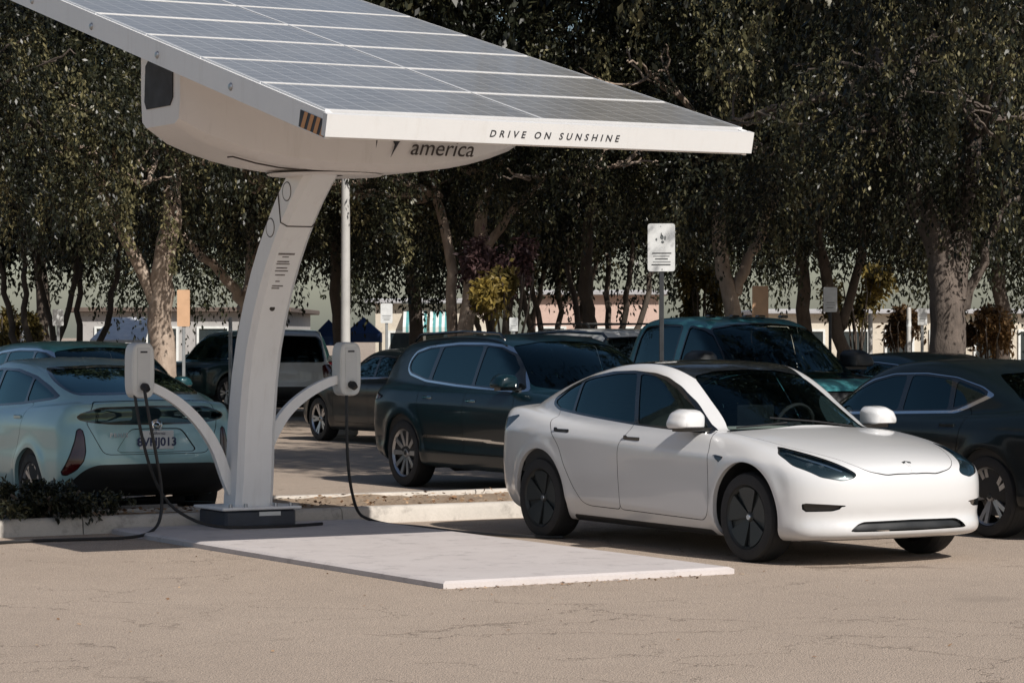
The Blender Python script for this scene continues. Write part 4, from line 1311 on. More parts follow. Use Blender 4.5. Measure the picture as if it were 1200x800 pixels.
SP_SUV['ops'] = [
    ('front_door', 'side', [(1.0, .42), (1.02, .60), (1.0, 1.0), (.95, 1.14), (-.05, 1.16), (-.07, .42)], 'body', dict(gap=.007, part='door')),
    ('rear_door', 'side', [(-.077, .42), (-.057, 1.16), (-1.0, 1.2), (-1.12, 1.15), (-1.1, .95), (-1.0, .72), (-.92, .44)], 'body', dict(gap=.007, part='door')),
    ('window_surround', 'side', [(1.12, 1.10), (.86, 1.36), (.62, 1.50), (.35, 1.575), (0, 1.60), (-.6, 1.60), (-1.25, 1.56), (-1.56, 1.50), (-1.66, 1.40), (-1.66, 1.30), (-1.56, 1.235), (-1.1, 1.165), (-.4, 1.125), (.3, 1.10), (.9, 1.085)], 'chrome', dict(part='window_trim')),
    ('pane_field', 'side', [(1.06, 1.115), (.85, 1.335), (.61, 1.475), (.34, 1.55), (0, 1.575), (-.6, 1.575), (-1.24, 1.537), (-1.54, 1.48), (-1.635, 1.39), (-1.635, 1.31), (-1.54, 1.255), (-1.1, 1.187), (-.4, 1.147), (.3, 1.12), (.9, 1.10)], 'gloss_black', dict(part='window_frame', only=['window_surround'], off=.003)),
    ('front_window', 'side', [(.72, 1.13), (.80, 1.33), (.59, 1.465), (.33, 1.54), (.03, 1.56), (.0, 1.145)], 'glass', dict(off=.008, only=['pane_field'], part='side_window', seg=.05)),
    ('rear_window', 'side', [(-.06, 1.145), (-.04, 1.56), (-.6, 1.562), (-.92, 1.545), (-.98, 1.19), (-.4, 1.16)], 'glass_dark', dict(off=.008, only=['pane_field'], part='side_window', seg=.05)),
    ('quarter_window', 'side', [(-1.06, 1.195), (-1.0, 1.54), (-1.24, 1.525), (-1.53, 1.47), (-1.615, 1.385), (-1.615, 1.315), (-1.53, 1.27)], 'glass_dark', dict(off=.008, only=['pane_field'], part='side_window', seg=.05)),
    ('windshield', 'front', [(0, 1.10), (.55, 1.11), (.78, 1.15), (.74, 1.25), (.66, 1.45), (.62, 1.56), (.3, 1.605), (0, 1.615), (-.4, 1.605), (-.4, 1.10)], 'windshield', dict(split=False, lim=.3, off=.005)),
    ('sill_trim', 'side', [(1.0, .54), (1.0, .575), (-.95, .60), (-.98, .565)], 'chrome', dict(seg=.04, off=-.004, part='door_moulding')),
    ('taillight', 'rear', [(.62, 1.10), (.80, 1.10), (.92, 1.0), (.92, .95), (.62, .98)], 'red_lens', dict(lim=-1.7, gap=.006)),
    ('reflector', 'rear', [(.78, .80), (.86, .80), (.84, .60), (.78, .62)], 'chrome', dict(lim=-1.7, part='bumper_trim', seg=.04)),
    ('headlight', 'front', [(.50, .86), (.78, .95), (.86, .90), (.80, .80), (.55, .78)], 'lens', dict(lim=1.5, gap=.005, back=LAMP, seg=.04)),
    ('grille', 'front', [(0, .88), (.42, .88), (.36, .56), (0, .52), (-.2, .52), (-.2, .88)], 'black', dict(lim=1.5, split=False, off=.02)),
]
# ---- four-door pickup truck
SP_PICK = dict(
    xr=(-2.95, 2.80), top=1.92, axles=(1.80, -1.80), wheel_r=.40, wheel_w=.27, track=.85, arch_r=.47, arch_up=.03,
    side=[(2.76, .70), (2.76, .95), (2.70, 1.10), (2.45, 1.19), (2.0, 1.23), (1.5, 1.26), (.8, 1.24), (0, 1.24), (-.6, 1.26), (-1.0, 1.32), (-2.7, 1.32), (-2.86, 1.31), (-2.88, 1.1), (-2.88, .75), (-2.93, .68), (-2.93, .5), (-2.8, .42), (-1.5, .42), (1.5, .40), (2.4, .42), (2.7, .48), (2.75, .58)],
    gh=[(1.82, 1.16), (1.5, 1.36), (1.15, 1.60), (.85, 1.77), (.55, 1.86), (.1, 1.895), (-.3, 1.885), (-.58, 1.84), (-.68, 1.72), (-.78, 1.30), (-.78, 1.1), (0, .9), (1.2, .9), (1.7, 1.0)],
    W=[(-2.95, .97), (-2.4, .99), (0, .99), (1.6, .99), (2.2, .98), (2.6, .94), (2.8, .88)],
    inset=[(.35, .06), (.48, .02), (.65, .0), (.95, .0), (1.05, .01), (1.15, .028), (1.25, .055), (1.35, .09), (1.5, .15), (1.9, .5)],
    Wg=[(-.9, .87), (-.3, .90), (.8, .90), (1.3, .86), (1.8, .80)],
    bow_f=(1.6, 2.5, .10, .22), bow_r=(2.4, 2.8, .01, .04), gbow_f=.22, gbow_r=.03, wg0=.88, belt=1.22, tumble=.22, tumble2=.12,
    crown=.035, roof_crown=.03, r1=.06, r2=.10, blend=.03, flare=.03, cabin=(-.7, 1.5), floor=.65, seat_x=.45, dash_x=1.05, gh_mid=.4,
    bed=(-2.78, -.85, .80, .85))
SP_PICK['ops'] = [
    ('front_door', 'side', [(1.30, .55), (1.32, .80), (1.28, 1.24), (.40, 1.27), (.38, .55)], 'body', dict(gap=.007, part='door')),
    ('rear_door', 'side', [(.373, .55), (.393, 1.27), (-.62, 1.3), (-.64, .60), (-.60, .55)], 'body', dict(gap=.007, part='door')),
    ('front_window', 'side', [(1.36, 1.275), (1.16, 1.46), (.93, 1.64), (.72, 1.73), (.47, 1.765), (.42, 1.28)], 'glass', dict(off=.008, part='side_window', seg=.06, trim=.022, trim_mat='gloss_black')),
    ('rear_window', 'side', [(.28, 1.285), (.31, 1.77), (-.1, 1.78), (-.42, 1.75), (-.50, 1.65), (-.54, 1.30)], 'glass_dark', dict(off=.008, part='side_window', seg=.06, trim=.022, trim_mat='gloss_black')),
    ('windshield', 'front', [(0, 1.215), (.60, 1.22), (.82, 1.26), (.78, 1.38), (.70, 1.62), (.66, 1.74), (.3, 1.79), (0, 1.80), (-.4, 1.79), (-.4, 1.215)], 'windshield', dict(split=False, lim=.6, off=.006, trim=.015, trim_mat='gloss_black')),
    ('headlight', 'front', [(.62, 1.08), (.88, 1.08), (.90, .85), (.64, .85)], 'lens', dict(lim=2, gap=.006, back=LAMP, seg=.04)),
    ('grille', 'front', [(0, 1.08), (.58, 1.08), (.55, .80), (0, .78), (-.2, .78), (-.2, 1.08)], 'black', dict(lim=2, split=False, off=.02)),
]
# ---- black saloon with a kicked-up rear window line
SP_SAL = dict(
    xr=(-2.55, 2.50), top=1.48, axles=(1.52, -1.52), wheel_r=.345, wheel_w=.245, track=.80, arch_r=.39, arch_up=.008,
    side=[(2.47, .50), (2.46, .70), (2.38, .80), (2.0, .90), (1.5, .96), (1.0, .99), (.3, 1.0), (-.8, 1.02), (-1.5, 1.06), (-2.0, 1.09), (-2.40, 1.09), (-2.48, 1.03), (-2.50, .85), (-2.52, .60), (-2.48, .42), (-2.35, .30), (-1.8, .22), (0, .19), (1.8, .19), (2.3, .24), (2.43, .34)],
    gh=[(1.32, .95), (.95, 1.13), (.55, 1.33), (.25, 1.425), (-.1, 1.468), (-.5, 1.475), (-.9, 1.44), (-1.3, 1.355), (-1.7, 1.22), (-2.0, 1.10), (-2.0, 1.0), (-1.4, .7), (.7, .7), (1.2, .8)],
    W=[(-2.55, .84), (-2.2, .91), (-1.5, .945), (-.6, .935), (.5, .935), (1.5, .945), (2.0, .92), (2.5, .84)],
    inset=[(.15, .09), (.26, .05), (.36, .02), (.5, .02), (.68, .01), (.80, .0), (.88, .006), (.93, .03), (1.0, .07), (1.1, .13), (1.4, .4)],
    Wg=[(-2.1, .66), (-1.5, .765), (-1.0, .815), (-.3, .84), (.4, .84), (.9, .80), (1.3, .75)],
    bow_f=(1.1, 2.2, .10, .26), bow_r=(1.3, 2.3, .07, .2), gbow_f=.25, gbow_r=.25, wg0=.8, belt=.98, tumble=.36, tumble2=.15,
    crown=.045, roof_crown=.04, r1=.06, r2=.09, blend=.03, flare=.02, cabin=(-1.8, 1.0), floor=.36, seat_x=-.05, dash_x=.55)
SP_SAL['ops'] = [
    ('front_door', 'side', [(.95, .32), (1.0, .5), (.98, .92), (.3, 1.02), (-.20, 1.03), (-.22, .32)], 'body', dict(gap=.006, part='door')),
    ('rear_door', 'side', [(-.227, .32), (-.207, 1.03), (-1.1, 1.09), (-1.2, 1.0), (-1.15, .75), (-1.02, .5), (-.95, .33)], 'body', dict(gap=.006, part='door')),
    ('window_surround', 'side', [(.92, .97), (.60, 1.16), (.28, 1.29), (.0, 1.345), (-.45, 1.355), (-.85, 1.325), (-1.2, 1.25), (-1.38, 1.175), (-1.10, 1.06), (-.98, 1.02), (-.2, .995), (.5, .975)], 'chrome', dict(part='window_trim')),
    ('pane_field', 'side', [(.86, .995), (.58, 1.155), (.27, 1.283), (.0, 1.338), (-.45, 1.348), (-.85, 1.318), (-1.19, 1.243), (-1.32, 1.19), (-1.06, 1.08), (-.95, 1.043), (-.2, 1.018), (.5, .998)], 'gloss_black', dict(part='window_frame', only=['window_surround'], off=.002)),
    ('front_window', 'side', [(.70, 1.01), (.57, 1.14), (.26, 1.267), (.0, 1.32), (-.19, 1.328), (-.20, 1.03)], 'glass_dark', dict(off=.006, only=['pane_field'], part='side_window', seg=.05)),
    ('rear_window', 'side', [(-.27, 1.032), (-.26, 1.33), (-.45, 1.33), (-.80, 1.305), (-.86, 1.052)], 'glass_dark', dict(off=.006, only=['pane_field'], part='side_window', seg=.05)),
    ('quarter_window', 'side', [(-.92, 1.065), (-.87, 1.295), (-1.17, 1.225), (-1.27, 1.185), (-1.05, 1.095)], 'glass_dark', dict(off=.006, only=['pane_field'], part='side_window', seg=.03)),
    ('windshield', 'front', [(0, .93), (.5, .94), (.73, .97), (.69, 1.06), (.59, 1.27), (.555, 1.345), (.3, 1.40), (0, 1.41), (-.4, 1.40), (-.4, .93)], 'windshield', dict(split=False, lim=.15, off=.005)),
    ('rear_glass', 'rear', [(0, 1.38), (.48, 1.35), (.56, 1.28), (.66, 1.12), (0, 1.12), (-.3, 1.12), (-.3, 1.38)], 'glass_dark', dict(lim=-.6, split=False, off=.004)),
    ('taillight', 'rear', [(0, .95), (.70, .95), (.85, .92), (.85, .82), (.70, .84), (0, .86), (-.2, .86), (-.2, .95)], 'red_lens', dict(lim=-1.9, split=False, gap=.006)),
    ('headlight', 'front', [(.45, .70), (.72, .78), (.80, .74), (.76, .64), (.5, .62)], 'lens', dict(lim=1.5, gap=.005, back=LAMP, seg=.04)),
]
# ---- upright older sport-utility
SP_BOX = dict(
    xr=(-2.40, 2.35), top=1.78, axles=(1.35, -1.35), wheel_r=.37, wheel_w=.25, track=.79, arch_r=.43, arch_up=.02,
    side=[(2.30, .55), (2.30, .85), (2.24, .98), (1.9, 1.05), (1.4, 1.08), (.8, 1.09), (0, 1.09), (-1.8, 1.10), (-2.24, 1.10), (-2.32, 1.0), (-2.33, .7), (-2.36, .6), (-2.34, .42), (-2.2, .34), (-1.5, .30), (0, .28), (1.7, .28), (2.15, .32), (2.28, .42)],
    gh=[(1.35, 1.0), (1.1, 1.22), (.78, 1.52), (.5, 1.69), (.1, 1.755), (-.6, 1.775), (-1.6, 1.765), (-2.02, 1.72), (-2.15, 1.60), (-2.30, 1.10), (-2.28, .95), (-1.5, .8), (.7, .8), (1.2, .9)],
    W=[(-2.4, .86), (-2.1, .91), (0, .92), (1.6, .92), (2.1, .89), (2.35, .82)],
    inset=[(.25, .06), (.38, .02), (.6, .0), (.9, .0), (1.0, .02), (1.1, .05), (1.3, .12), (1.7, .5)],
    Wg=[(-2.3, .80), (-1.2, .84), (.6, .84), (1.3, .78)],
    bow_f=(1.2, 2.1, .06, .16), bow_r=(1.6, 2.25, .04, .10), gbow_f=.16, gbow_r=.06, wg0=.84, belt=1.07, tumble=.20, tumble2=.08,
    crown=.03, roof_crown=.03, r1=.06, r2=.09, blend=.03, flare=.03, cabin=(-2.1, 1.0), floor=.5, seat_x=0, dash_x=.6)
SP_BOX['ops'] = [
    ('front_window', 'side', [(.98, 1.13), (.72, 1.42), (.48, 1.58), (.2, 1.63), (-.08, 1.635), (-.08, 1.13)], 'glass', dict(off=.006, part='side_window', trim=.015)),
    ('rear_window', 'side', [(-.18, 1.13), (-.18, 1.635), (-.95, 1.64), (-1.05, 1.13)], 'glass_dark', dict(off=.006, part='side_window', trim=.015)),
    ('quarter_window', 'side', [(-1.15, 1.14), (-1.07, 1.64), (-1.80, 1.62), (-1.96, 1.15)], 'glass_dark', dict(off=.006, part='side_window', trim=.015)),
    ('front_door', 'side', [(.85, .45), (.88, .7), (.86, 1.09), (-.12, 1.10), (-.12, .45)], 'body', dict(gap=.008, part='door')),
    ('rear_door', 'side', [(-.128, .45), (-.128, 1.10), (-1.05, 1.10), (-1.0, .85), (-.86, .46)], 'body', dict(gap=.008, part='door')),
    ('windshield', 'front', [(0, 1.06), (.55, 1.07), (.74, 1.10), (.66, 1.5), (.62, 1.62), (0, 1.68), (-.4, 1.68), (-.4, 1.06)], 'windshield', dict(split=False, lim=.3, off=.005)),
    ('rear_glass', 'rear', [(0, 1.63), (.60, 1.61), (.66, 1.55), (.74, 1.15), (.70, 1.12), (0, 1.12), (-.3, 1.12), (-.3, 1.63)], 'glass_dark', dict(lim=-1.5, split=False, off=.006, trim=.015)),
    ('taillight', 'rear', [(.70, 1.06), (.90, 1.06), (.90, .80), (.72, .80)], 'red_lens', dict(lim=-1.7, gap=.006, seg=.05)),
    ('bumper_lower', 'rear', [(0, .62), (.95, .62), (.95, .30), (0, .30), (-.2, .3), (-.2, .62)], 'black', dict(lim=-2.0, split=False)),
    ('headlight', 'front', [(.50, .93), (.80, .93), (.82, .76), (.52, .76)], 'lens', dict(lim=1.5, gap=.005, back=LAMP, seg=.04)),
]
MATS = {}
MATS['white'] = dict(body=car_paint('white car paint', (0.575, 0.575, 0.575), rough=.3, dust=.02, coat=.9, spec=.5), wheel='aero', dash=M['interior'])
MATS['silver'] = dict(body=car_paint('pale silver-blue paint', (0.27, 0.44, 0.455), .2, .35, .02), wheel='twin')
MATS['navy'] = dict(body=car_paint('black-blue paint', (0.003, 0.014, 0.020), .0, .3, .003, .35, .15), wheel='multi')
MATS['teal'] = dict(body=car_paint('dark teal paint', (0.05, 0.21, 0.23), .1, .35, .01, .6, .3), wheel='truck')
MATS['black'] = dict(body=car_paint('black paint', (0.004, 0.008, 0.010), .0, .3, .003, .35, .15), wheel='five')
MATS['green'] = dict(body=car_paint('dark green paint', (0.008, 0.030, 0.028), .1, .35, .01, .5, .3), wheel='five')
MATS['offwhite'] = dict(body=car_paint('off-white paint', (0.62, 0.62, 0.60), 0, .4, .04), wheel='five')
MATS['petrol'] = dict(body=car_paint('dark petrol paint', (0.008, 0.045, 0.052), .2, .3, .01, .6, .3), wheel='five')
# ------------------------------------------------------------------ the vehicles
ev, ev_sh, ev_p = build_car(SP_EV, 'electric_saloon', 'glossy white electric saloon with black glass roof, parked beside the concrete charger pad', 'car', (1.75, 22.33), -58.5, MATS['white'], h=.026)
def on_surf(sh, x, z, dy=0.0):
    return float(sh.surf_y(np.array([x]), np.array([z]))[0]) + dy
for sgn in (1, -1):
    mirror(ev, .64, on_surf(ev_sh, .70, .985) - .0, .962, sgn, MATS['white']['body'], s=1.2)
    for key, hx, hz in (('front_door', -.08, .866), ('rear_door', -1.10, .900)):
        d = ev_p[(key, sgn)]
        y = on_surf(ev_sh, hx, hz)
        b = MB(); b.box((hx, sgn * (y + .002), hz), (.205, .010, .030), 0, .004, None)
        b.box((hx - .095, sgn * (y + .003), hz + .008), (.045, .012, .036), 0, .005, None)
        b.build('door_handle', M['gloss_black'], d)
# emblem on the nose: a small T
def nose_emblem(root, sh, x0, z0):
    def pt(y, z):
        x = x0 + .3
        for _ in range(80):
            x -= float(np.clip(sh.F(np.array([[x, y, z]]))[0], -.05, .05)) * .8
        return (x + .002, y, z)
    poly = [(-.042, z0 + .022), (0, z0 + .03), (.042, z0 + .022), (.036, z0 + .012), (.013, z0 + .017), (.009, z0 - .005), (0, z0 - .045), (-.009, z0 - .005), (-.013, z0 + .017), (-.036, z0 + .012)]
    P = [pt(*p) for p in poly]
    n = len(P)
    mesh_np('emblem', P + [(x - .006, y, z) for x, y, z in P], [tuple(range(n))] + [(i, (i + 1) % n, n + (i + 1) % n, n + i) for i in range(n)], M['dark_alloy'], root)
nose_emblem(ev, ev_sh, 2.2, .73)
# head lamp reflectors
for sgn in (1, -1):
    hp = ev_p[('headlight', sgn)]
    b = MB()
    for (x, y, z, r) in ((1.99, .70, .715, .035), (2.06, .64, .70, .035)):
        b.lathe([(.002, .0), (r, .012), (r * 1.1, -.02)], 14, 'x', (x - .035, sgn * y, z))
    b.tube([(1.72, sgn * .74, .815), (1.9, sgn * .70, .775), (2.05, sgn * .62, .73), (2.14, sgn * .55, .69)], .008, 6)
    b.build('lamp_reflector', M['lamp_chrome'], hp, True)
def top_z(sh, x, y):
    z = 1.7
    for _ in range(60): z -= float(np.clip(sh.F(np.array([[x, y, z]]))[0], -.05, .05)) * .8
    return z
wb = MB()
for pts in (((1.06, .40), (1.03, .05), (.93, -.30)), ((1.02, -.20), (.97, -.45), (.91, -.60))):
    wb.tube([(x, y, top_z(ev_sh, x, y) + .012) for x, y in pts], .007, 6)
wb.build('wiper', M['gap'], ev)['kind'] = 'stuff'
sc = MB(); sc.box((.34, 0, 1.02), (.02, .36, .22), 0, .006); sc.build('centre_screen', M['screen'], ev)
fs = MB(); fs.box((.66, -.30, .965), (.22, .62, .02), 0, .005); fs.build('dash_pad', M['seat_cream'], ev)

hb, hb_sh, hb_p = build_car(SP_HATCH, 'hatchback', 'pale silver hatchback with split rear window, its tail towards the charger', 'car', (-3.13 - 1.13, 24.6 + 1.95), 120, MATS['silver'], h=.03)
plate(hb, -2.232, .755, '8VHJ013', -1)
for key, hx, hz in (('front_door', 0.02, .90), ('rear_door', -1.0, .94)):
    handle(hb_p[(key, 1)], hx, hz, on_surf(hb_sh, hx, hz), 1, MATS['silver']['body'], .18)
text_obj('model_name', 'PRIUS', .055, M['lamp_chrome'], hb, (0, -1, 0), (0, 0, 1), (-2.240, .36, .80), depth=.002, bold=.001, spacing=1.3)
em = MB(); em.lathe([(.030, -.004), (.045, .0), (.052, .006), (.058, 0), (.05, -.006)], 24, 'x', (-2.222, 0, .878)); em.tube([(-2.226, -.03, .885), (-2.23, 0, .868), (-2.226, .03, .885)], .007, 6); em.build('emblem', M['chrome'], hb, True)
for sgn in (1, -1):
    mirror(hb, .72, on_surf(hb_sh, .75, 1.0), 1.0, sgn, MATS['silver']['body'])

sv, sv_sh, sv_p = build_car(SP_SUV, 'crossover', 'black crossover with chrome window surround, nose behind the white saloon', 'car', (.33, 30.0), -60, MATS['navy'], h=.034)
for sgn in (1, -1):
    mirror(sv, .82, on_surf(sv_sh, .86, 1.13), 1.12, sgn, MATS['navy']['body'], s=1.2)
    for key, hx, hz in (('front_door', 0.1, .98), ('rear_door', -.88, 1.0)):
        handle(sv_p[(key, sgn)], hx, hz, on_surf(sv_sh, hx, hz), sgn, M['chrome'], .2, .014)
rr_ = MB()
for s_ in (1, -1):
    rr_.tube([(.3, s_ * .64, 1.63), (.2, s_ * .64, 1.69), (-.6, s_ * .64, 1.715), (-1.6, s_ * .62, 1.68), (-1.75, s_ * .62, 1.61)], .016, 8)
rr_.build('roof_rail', M['gloss_black'], sv, True)

pk, pk_sh, pk_p = build_car(SP_PICK, 'pickup_truck', 'dark teal four-door pickup truck parked between the black crossover and the trees', 'truck', (2.42, 32.15), -60, MATS['teal'], h=.038)
for sgn in (1, -1):
    mirror(pk, 1.05, on_surf(pk_sh, 1.1, 1.27), 1.30, sgn, M['black'], s=1.6, foot='black')
    for key, hx, hz in (('front_door', .55, 1.12), ('rear_door', -.45, 1.12)):
        handle(pk_p[(key, sgn)], hx, hz, on_surf(pk_sh, hx, hz), sgn, M['chrome'], .2)
ml = MB()
for y in (-.5, -.18, 0, .18, .5): ml.box((.52, y, 1.885), (.09, .10, .035), 0, .012)
ml.build('roof_marker_lamp', M['gloss_black'], pk)

sl, sl_sh, sl_p = build_car(SP_SAL, 'black_saloon', 'black saloon with chrome kicked-up window line, nose at the kerb beside the white car', 'car', (3.975, 24.87), 120, MATS['black'], h=.03)
for sgn in (1, -1):
    mirror(sl, .66, on_surf(sl_sh, .70, 1.0), .99, sgn, MATS['black']['body'])
    for key, hx, hz in (('front_door', -.03, .90), ('rear_door', -1.0, .92)):
        handle(sl_p[(key, sgn)], hx, hz, on_surf(sl_sh, hx, hz), sgn, MATS['black']['body'])

far = [
    (SP_SUV, 'petrol_crossover', 'dark petrol-blue crossover behind the silver hatchback', (-5.04, 33.05), -60, 'petrol', .05, 1),
    (SP_SAL, 'dark_saloon', 'black saloon beyond the black crossover, near the grey charger box', (-1.51, 43.1), 120, 'black', .05, 1),
    (SP_BOX, 'green_utility', 'dark green sport-utility side-on behind the curved white column', (-6.2, 63.6), 232, 'green', .055, 1),
    (SP_BOX, 'white_utility', 'white sport-utility seen from behind between the curved white column and the right charger box', (-4.72, 58.3), 95, 'offwhite', .055, 1),
    (SP_BOX, 'white_wagon', 'white upright wagon between the black crossover and the teal pickup', (1.0, 47.0), 120, 'offwhite', .06, 0),
    (SP_SAL, 'petrol_saloon', 'dark petrol-blue saloon parked beside the teal pickup truck', (4.75, 34.1), 120, 'petrol', .06, 0),
    (SP_EV, 'pale_saloon', 'white saloon roof showing beyond the black saloon under the thick tree', (7.05, 35.3), 120, 'offwhite', .06, 0),
]
for (sp, nm, lb, loc, hd, mk, h, det) in far:
    r_, s_, p_ = build_car(sp, nm, lb, 'car', loc, hd, MATS[mk], h=h, detail=det)
    if nm == 'petrol_crossover':
        r_.scale = (.93, .93, .95)
    if nm == 'white_wagon':
        rk = MB()
        for y in (-.62, .62): rk.tube([(.3, y, 1.79), (.2, y, 1.84), (-1.5, y, 1.85), (-1.6, y, 1.79)], .018, 6)
        for x in (0, -.7, -1.3): rk.tube([(x, -.62, 1.85), (x, .62, 1.85)], .016, 6)
        rk.build('roof_rack', M['black'], r_)
    if det:
        for sgn in (1, -1): mirror(r_, sp['axles'][0] - .72, on_surf(s_, sp['axles'][0] - .68, sp['belt'] + .03), sp['belt'] + .02, sgn, MATS[mk]['body'])
# ------------------------------------------------------------------ signs, lamp post
M['sign_white'] = plain('faded white sign', (.62, .63, .62), .35, var=.12, vscale=9)
M['sign_tan'] = plain('tan sign board', (.55, .34, .20), .6, var=.08)
M['post_dark'] = plain('dark sign post', (.03, .032, .035), .55)
M['post_grey'] = plain('galvanised post', (.30, .31, .31), .5, metal=.4)
M['pole_paint'] = plain('pale painted pole', (.42, .41, .39), .5, var=.12, vscale=3)
def at(px, D): return (px - 600) / FPX * D
def zat(py, D): return EYE + (HORIZ - py) / FPX * D
def sign(nm, label, px, py, wpx, hpx, D, board='sign_white', post='post_grey', lines=0, group=None, yaw=0.0, extra=None, low=0.0):
    x = at(px, D); w = wpx / FPX * D; h = hpx / FPX * D; zc = zat(py, D)
    r = empty(nm, (x, D, low), yaw, label, 'sign', group)
    b = MB(); b.box((0, .03, (zc + h * .45 - low) / 2), (.045, .045, zc + h * .45 - low), 0, .006); b.build('post', M[post], r)
    zc -= low
    pl = []
    c = min(w, h) * .09
    for (sx_, sz_, a0) in ((1, 1, 0), (-1, 1, 90), (-1, -1, 180), (1, -1, 270)):
        for k in range(4):
            a = R(a0 + k * 30)
            pl.append((sx_ * (w / 2 - c) + c * math.cos(a), zc + sz_ * (h / 2 - c) + c * math.sin(a)))
    b = MB(); b.prism(pl, -.004, .004, 'y'); bd = b.build('board', M[board], r)
    for k in range(lines):
        b = MB(); zz = zc - h * (.12 + .30 * k / max(1, lines)); ww = w * random.uniform(.45, .75)
        b.box((random.uniform(-.02, .02) * w, -.0055, zz), (ww, .002, h * .022)); b.build('text_line', M['post_grey'] if k % 2 else M['post_dark'], bd)
    if extra: extra(bd, w, h, zc)
    return r
def big_sign_marks(bd, w, h, zc):
    M['faded'] = plain('faded print', (.10, .11, .11), .6, var=.4, vscale=30)
    for (u, v_, a, c) in ((.02, .22, .16, .06), (-.18, .17, .08, .035), (.05, .11, .13, .035), (.14, .20, .08, .05), (.0, .28, .05, .03), (-.02, .44, .03, .012), (.03, -.46, .03, .025)):
        b = MB(); n = 9
        b.prism([(u * w + a * w * .5 * math.cos(k * 2 * math.pi / n) * random.uniform(.7, 1.1), zc + v_ * h + c * h * math.sin(k * 2 * math.pi / n) * random.uniform(.7, 1.1)) for k in range(n)], -.0062, -.003, 'y')
        b.build('faded_symbol', M['faded'], bd)
sign('parking_sign', 'faded white parking sign on a dark post beside the teal pickup', 775, 290, 32, 56, 28.4, post='post_dark', lines=5, yaw=R(-8), extra=big_sign_marks, low=.1)
sign('parking_sign', 'small blank white sign on a thin post near the white and blue trailer', 68, 372, 13, 19, 46)
sign('parking_sign', 'small white sign on a grey post beyond the right charger box', 453, 367, 14, 23, 45.2, lines=3)
sign('parking_sign', 'tiny white sign just over the black crossover roof', 602, 380, 10, 16, 44, lines=2)
sign('parking_sign', 'white sign on a dark post between two trees beyond the teal pickup', 973, 351, 16, 29, 44, lines=3, post='post_dark')
sign('parking_sign', 'small white sign beside the thick grey tree trunk', 1081, 371, 11, 20, 43.6, lines=2)
sign('banner_sign', 'tan upright board on a post beside the pale mottled trunk', 215, 361, 15, 43, 42, board='sign_tan')
sign('banner_sign', 'tan upright board behind the teal pickup roof', 891, 354, 19, 38, 43.5, board='sign_tan')
lp = empty('lamp_post', (at(405, 45.7), 45.7, 0), 0, 'tall pale lamp post rising behind the solar canopy', 'lamp post')
b = MB(); b.lathe([(.085, 0), (.08, 1), (.07, 4), (.06, 8.0), (.001, 8.02)], 14); b.build('pole', M['pole_paint'], lp, True)
b = MB(); b.box((0, 0, .25), (.4, .4, .5), 0, .04); b.build('footing', M['kerb'], lp)
b = MB(); b.tube([(0, 0, 7.9), (0, -.6, 8.1), (0, -1.1, 8.1)], .035, 8); b.box((0, -1.4, 8.1), (.3, .7, .14), 0, .05); b.build('lamp_head', M['post_grey'], lp)
for (px, D, h_) in ((1065, 47, 1.6), (1020, 49, 1.5), (270, 60, 1.5)):
    t = empty('bollard_post', (at(px, D), D, 0), 0, {1065: 'pale thin bare post just left of the thick grey trunk', 1020: 'pale thin bare post between the yellow shrub and the pickup windshield', 270: 'pale thin bare post by the pale mottled tree'}[px], 'post')
    b = MB(); b.lathe([(.04, 0), (.04, h_ + .5), (.03, h_ + .53), (.001, h_ + .54)], 10); b.build('pole', M['pole_paint'], t, True)
    b = MB(); b.lathe([(.042, h_ + .2), (.044, h_ + .22), (.042, h_ + .3)], 10); b.build('band', M['sign_white'], t)

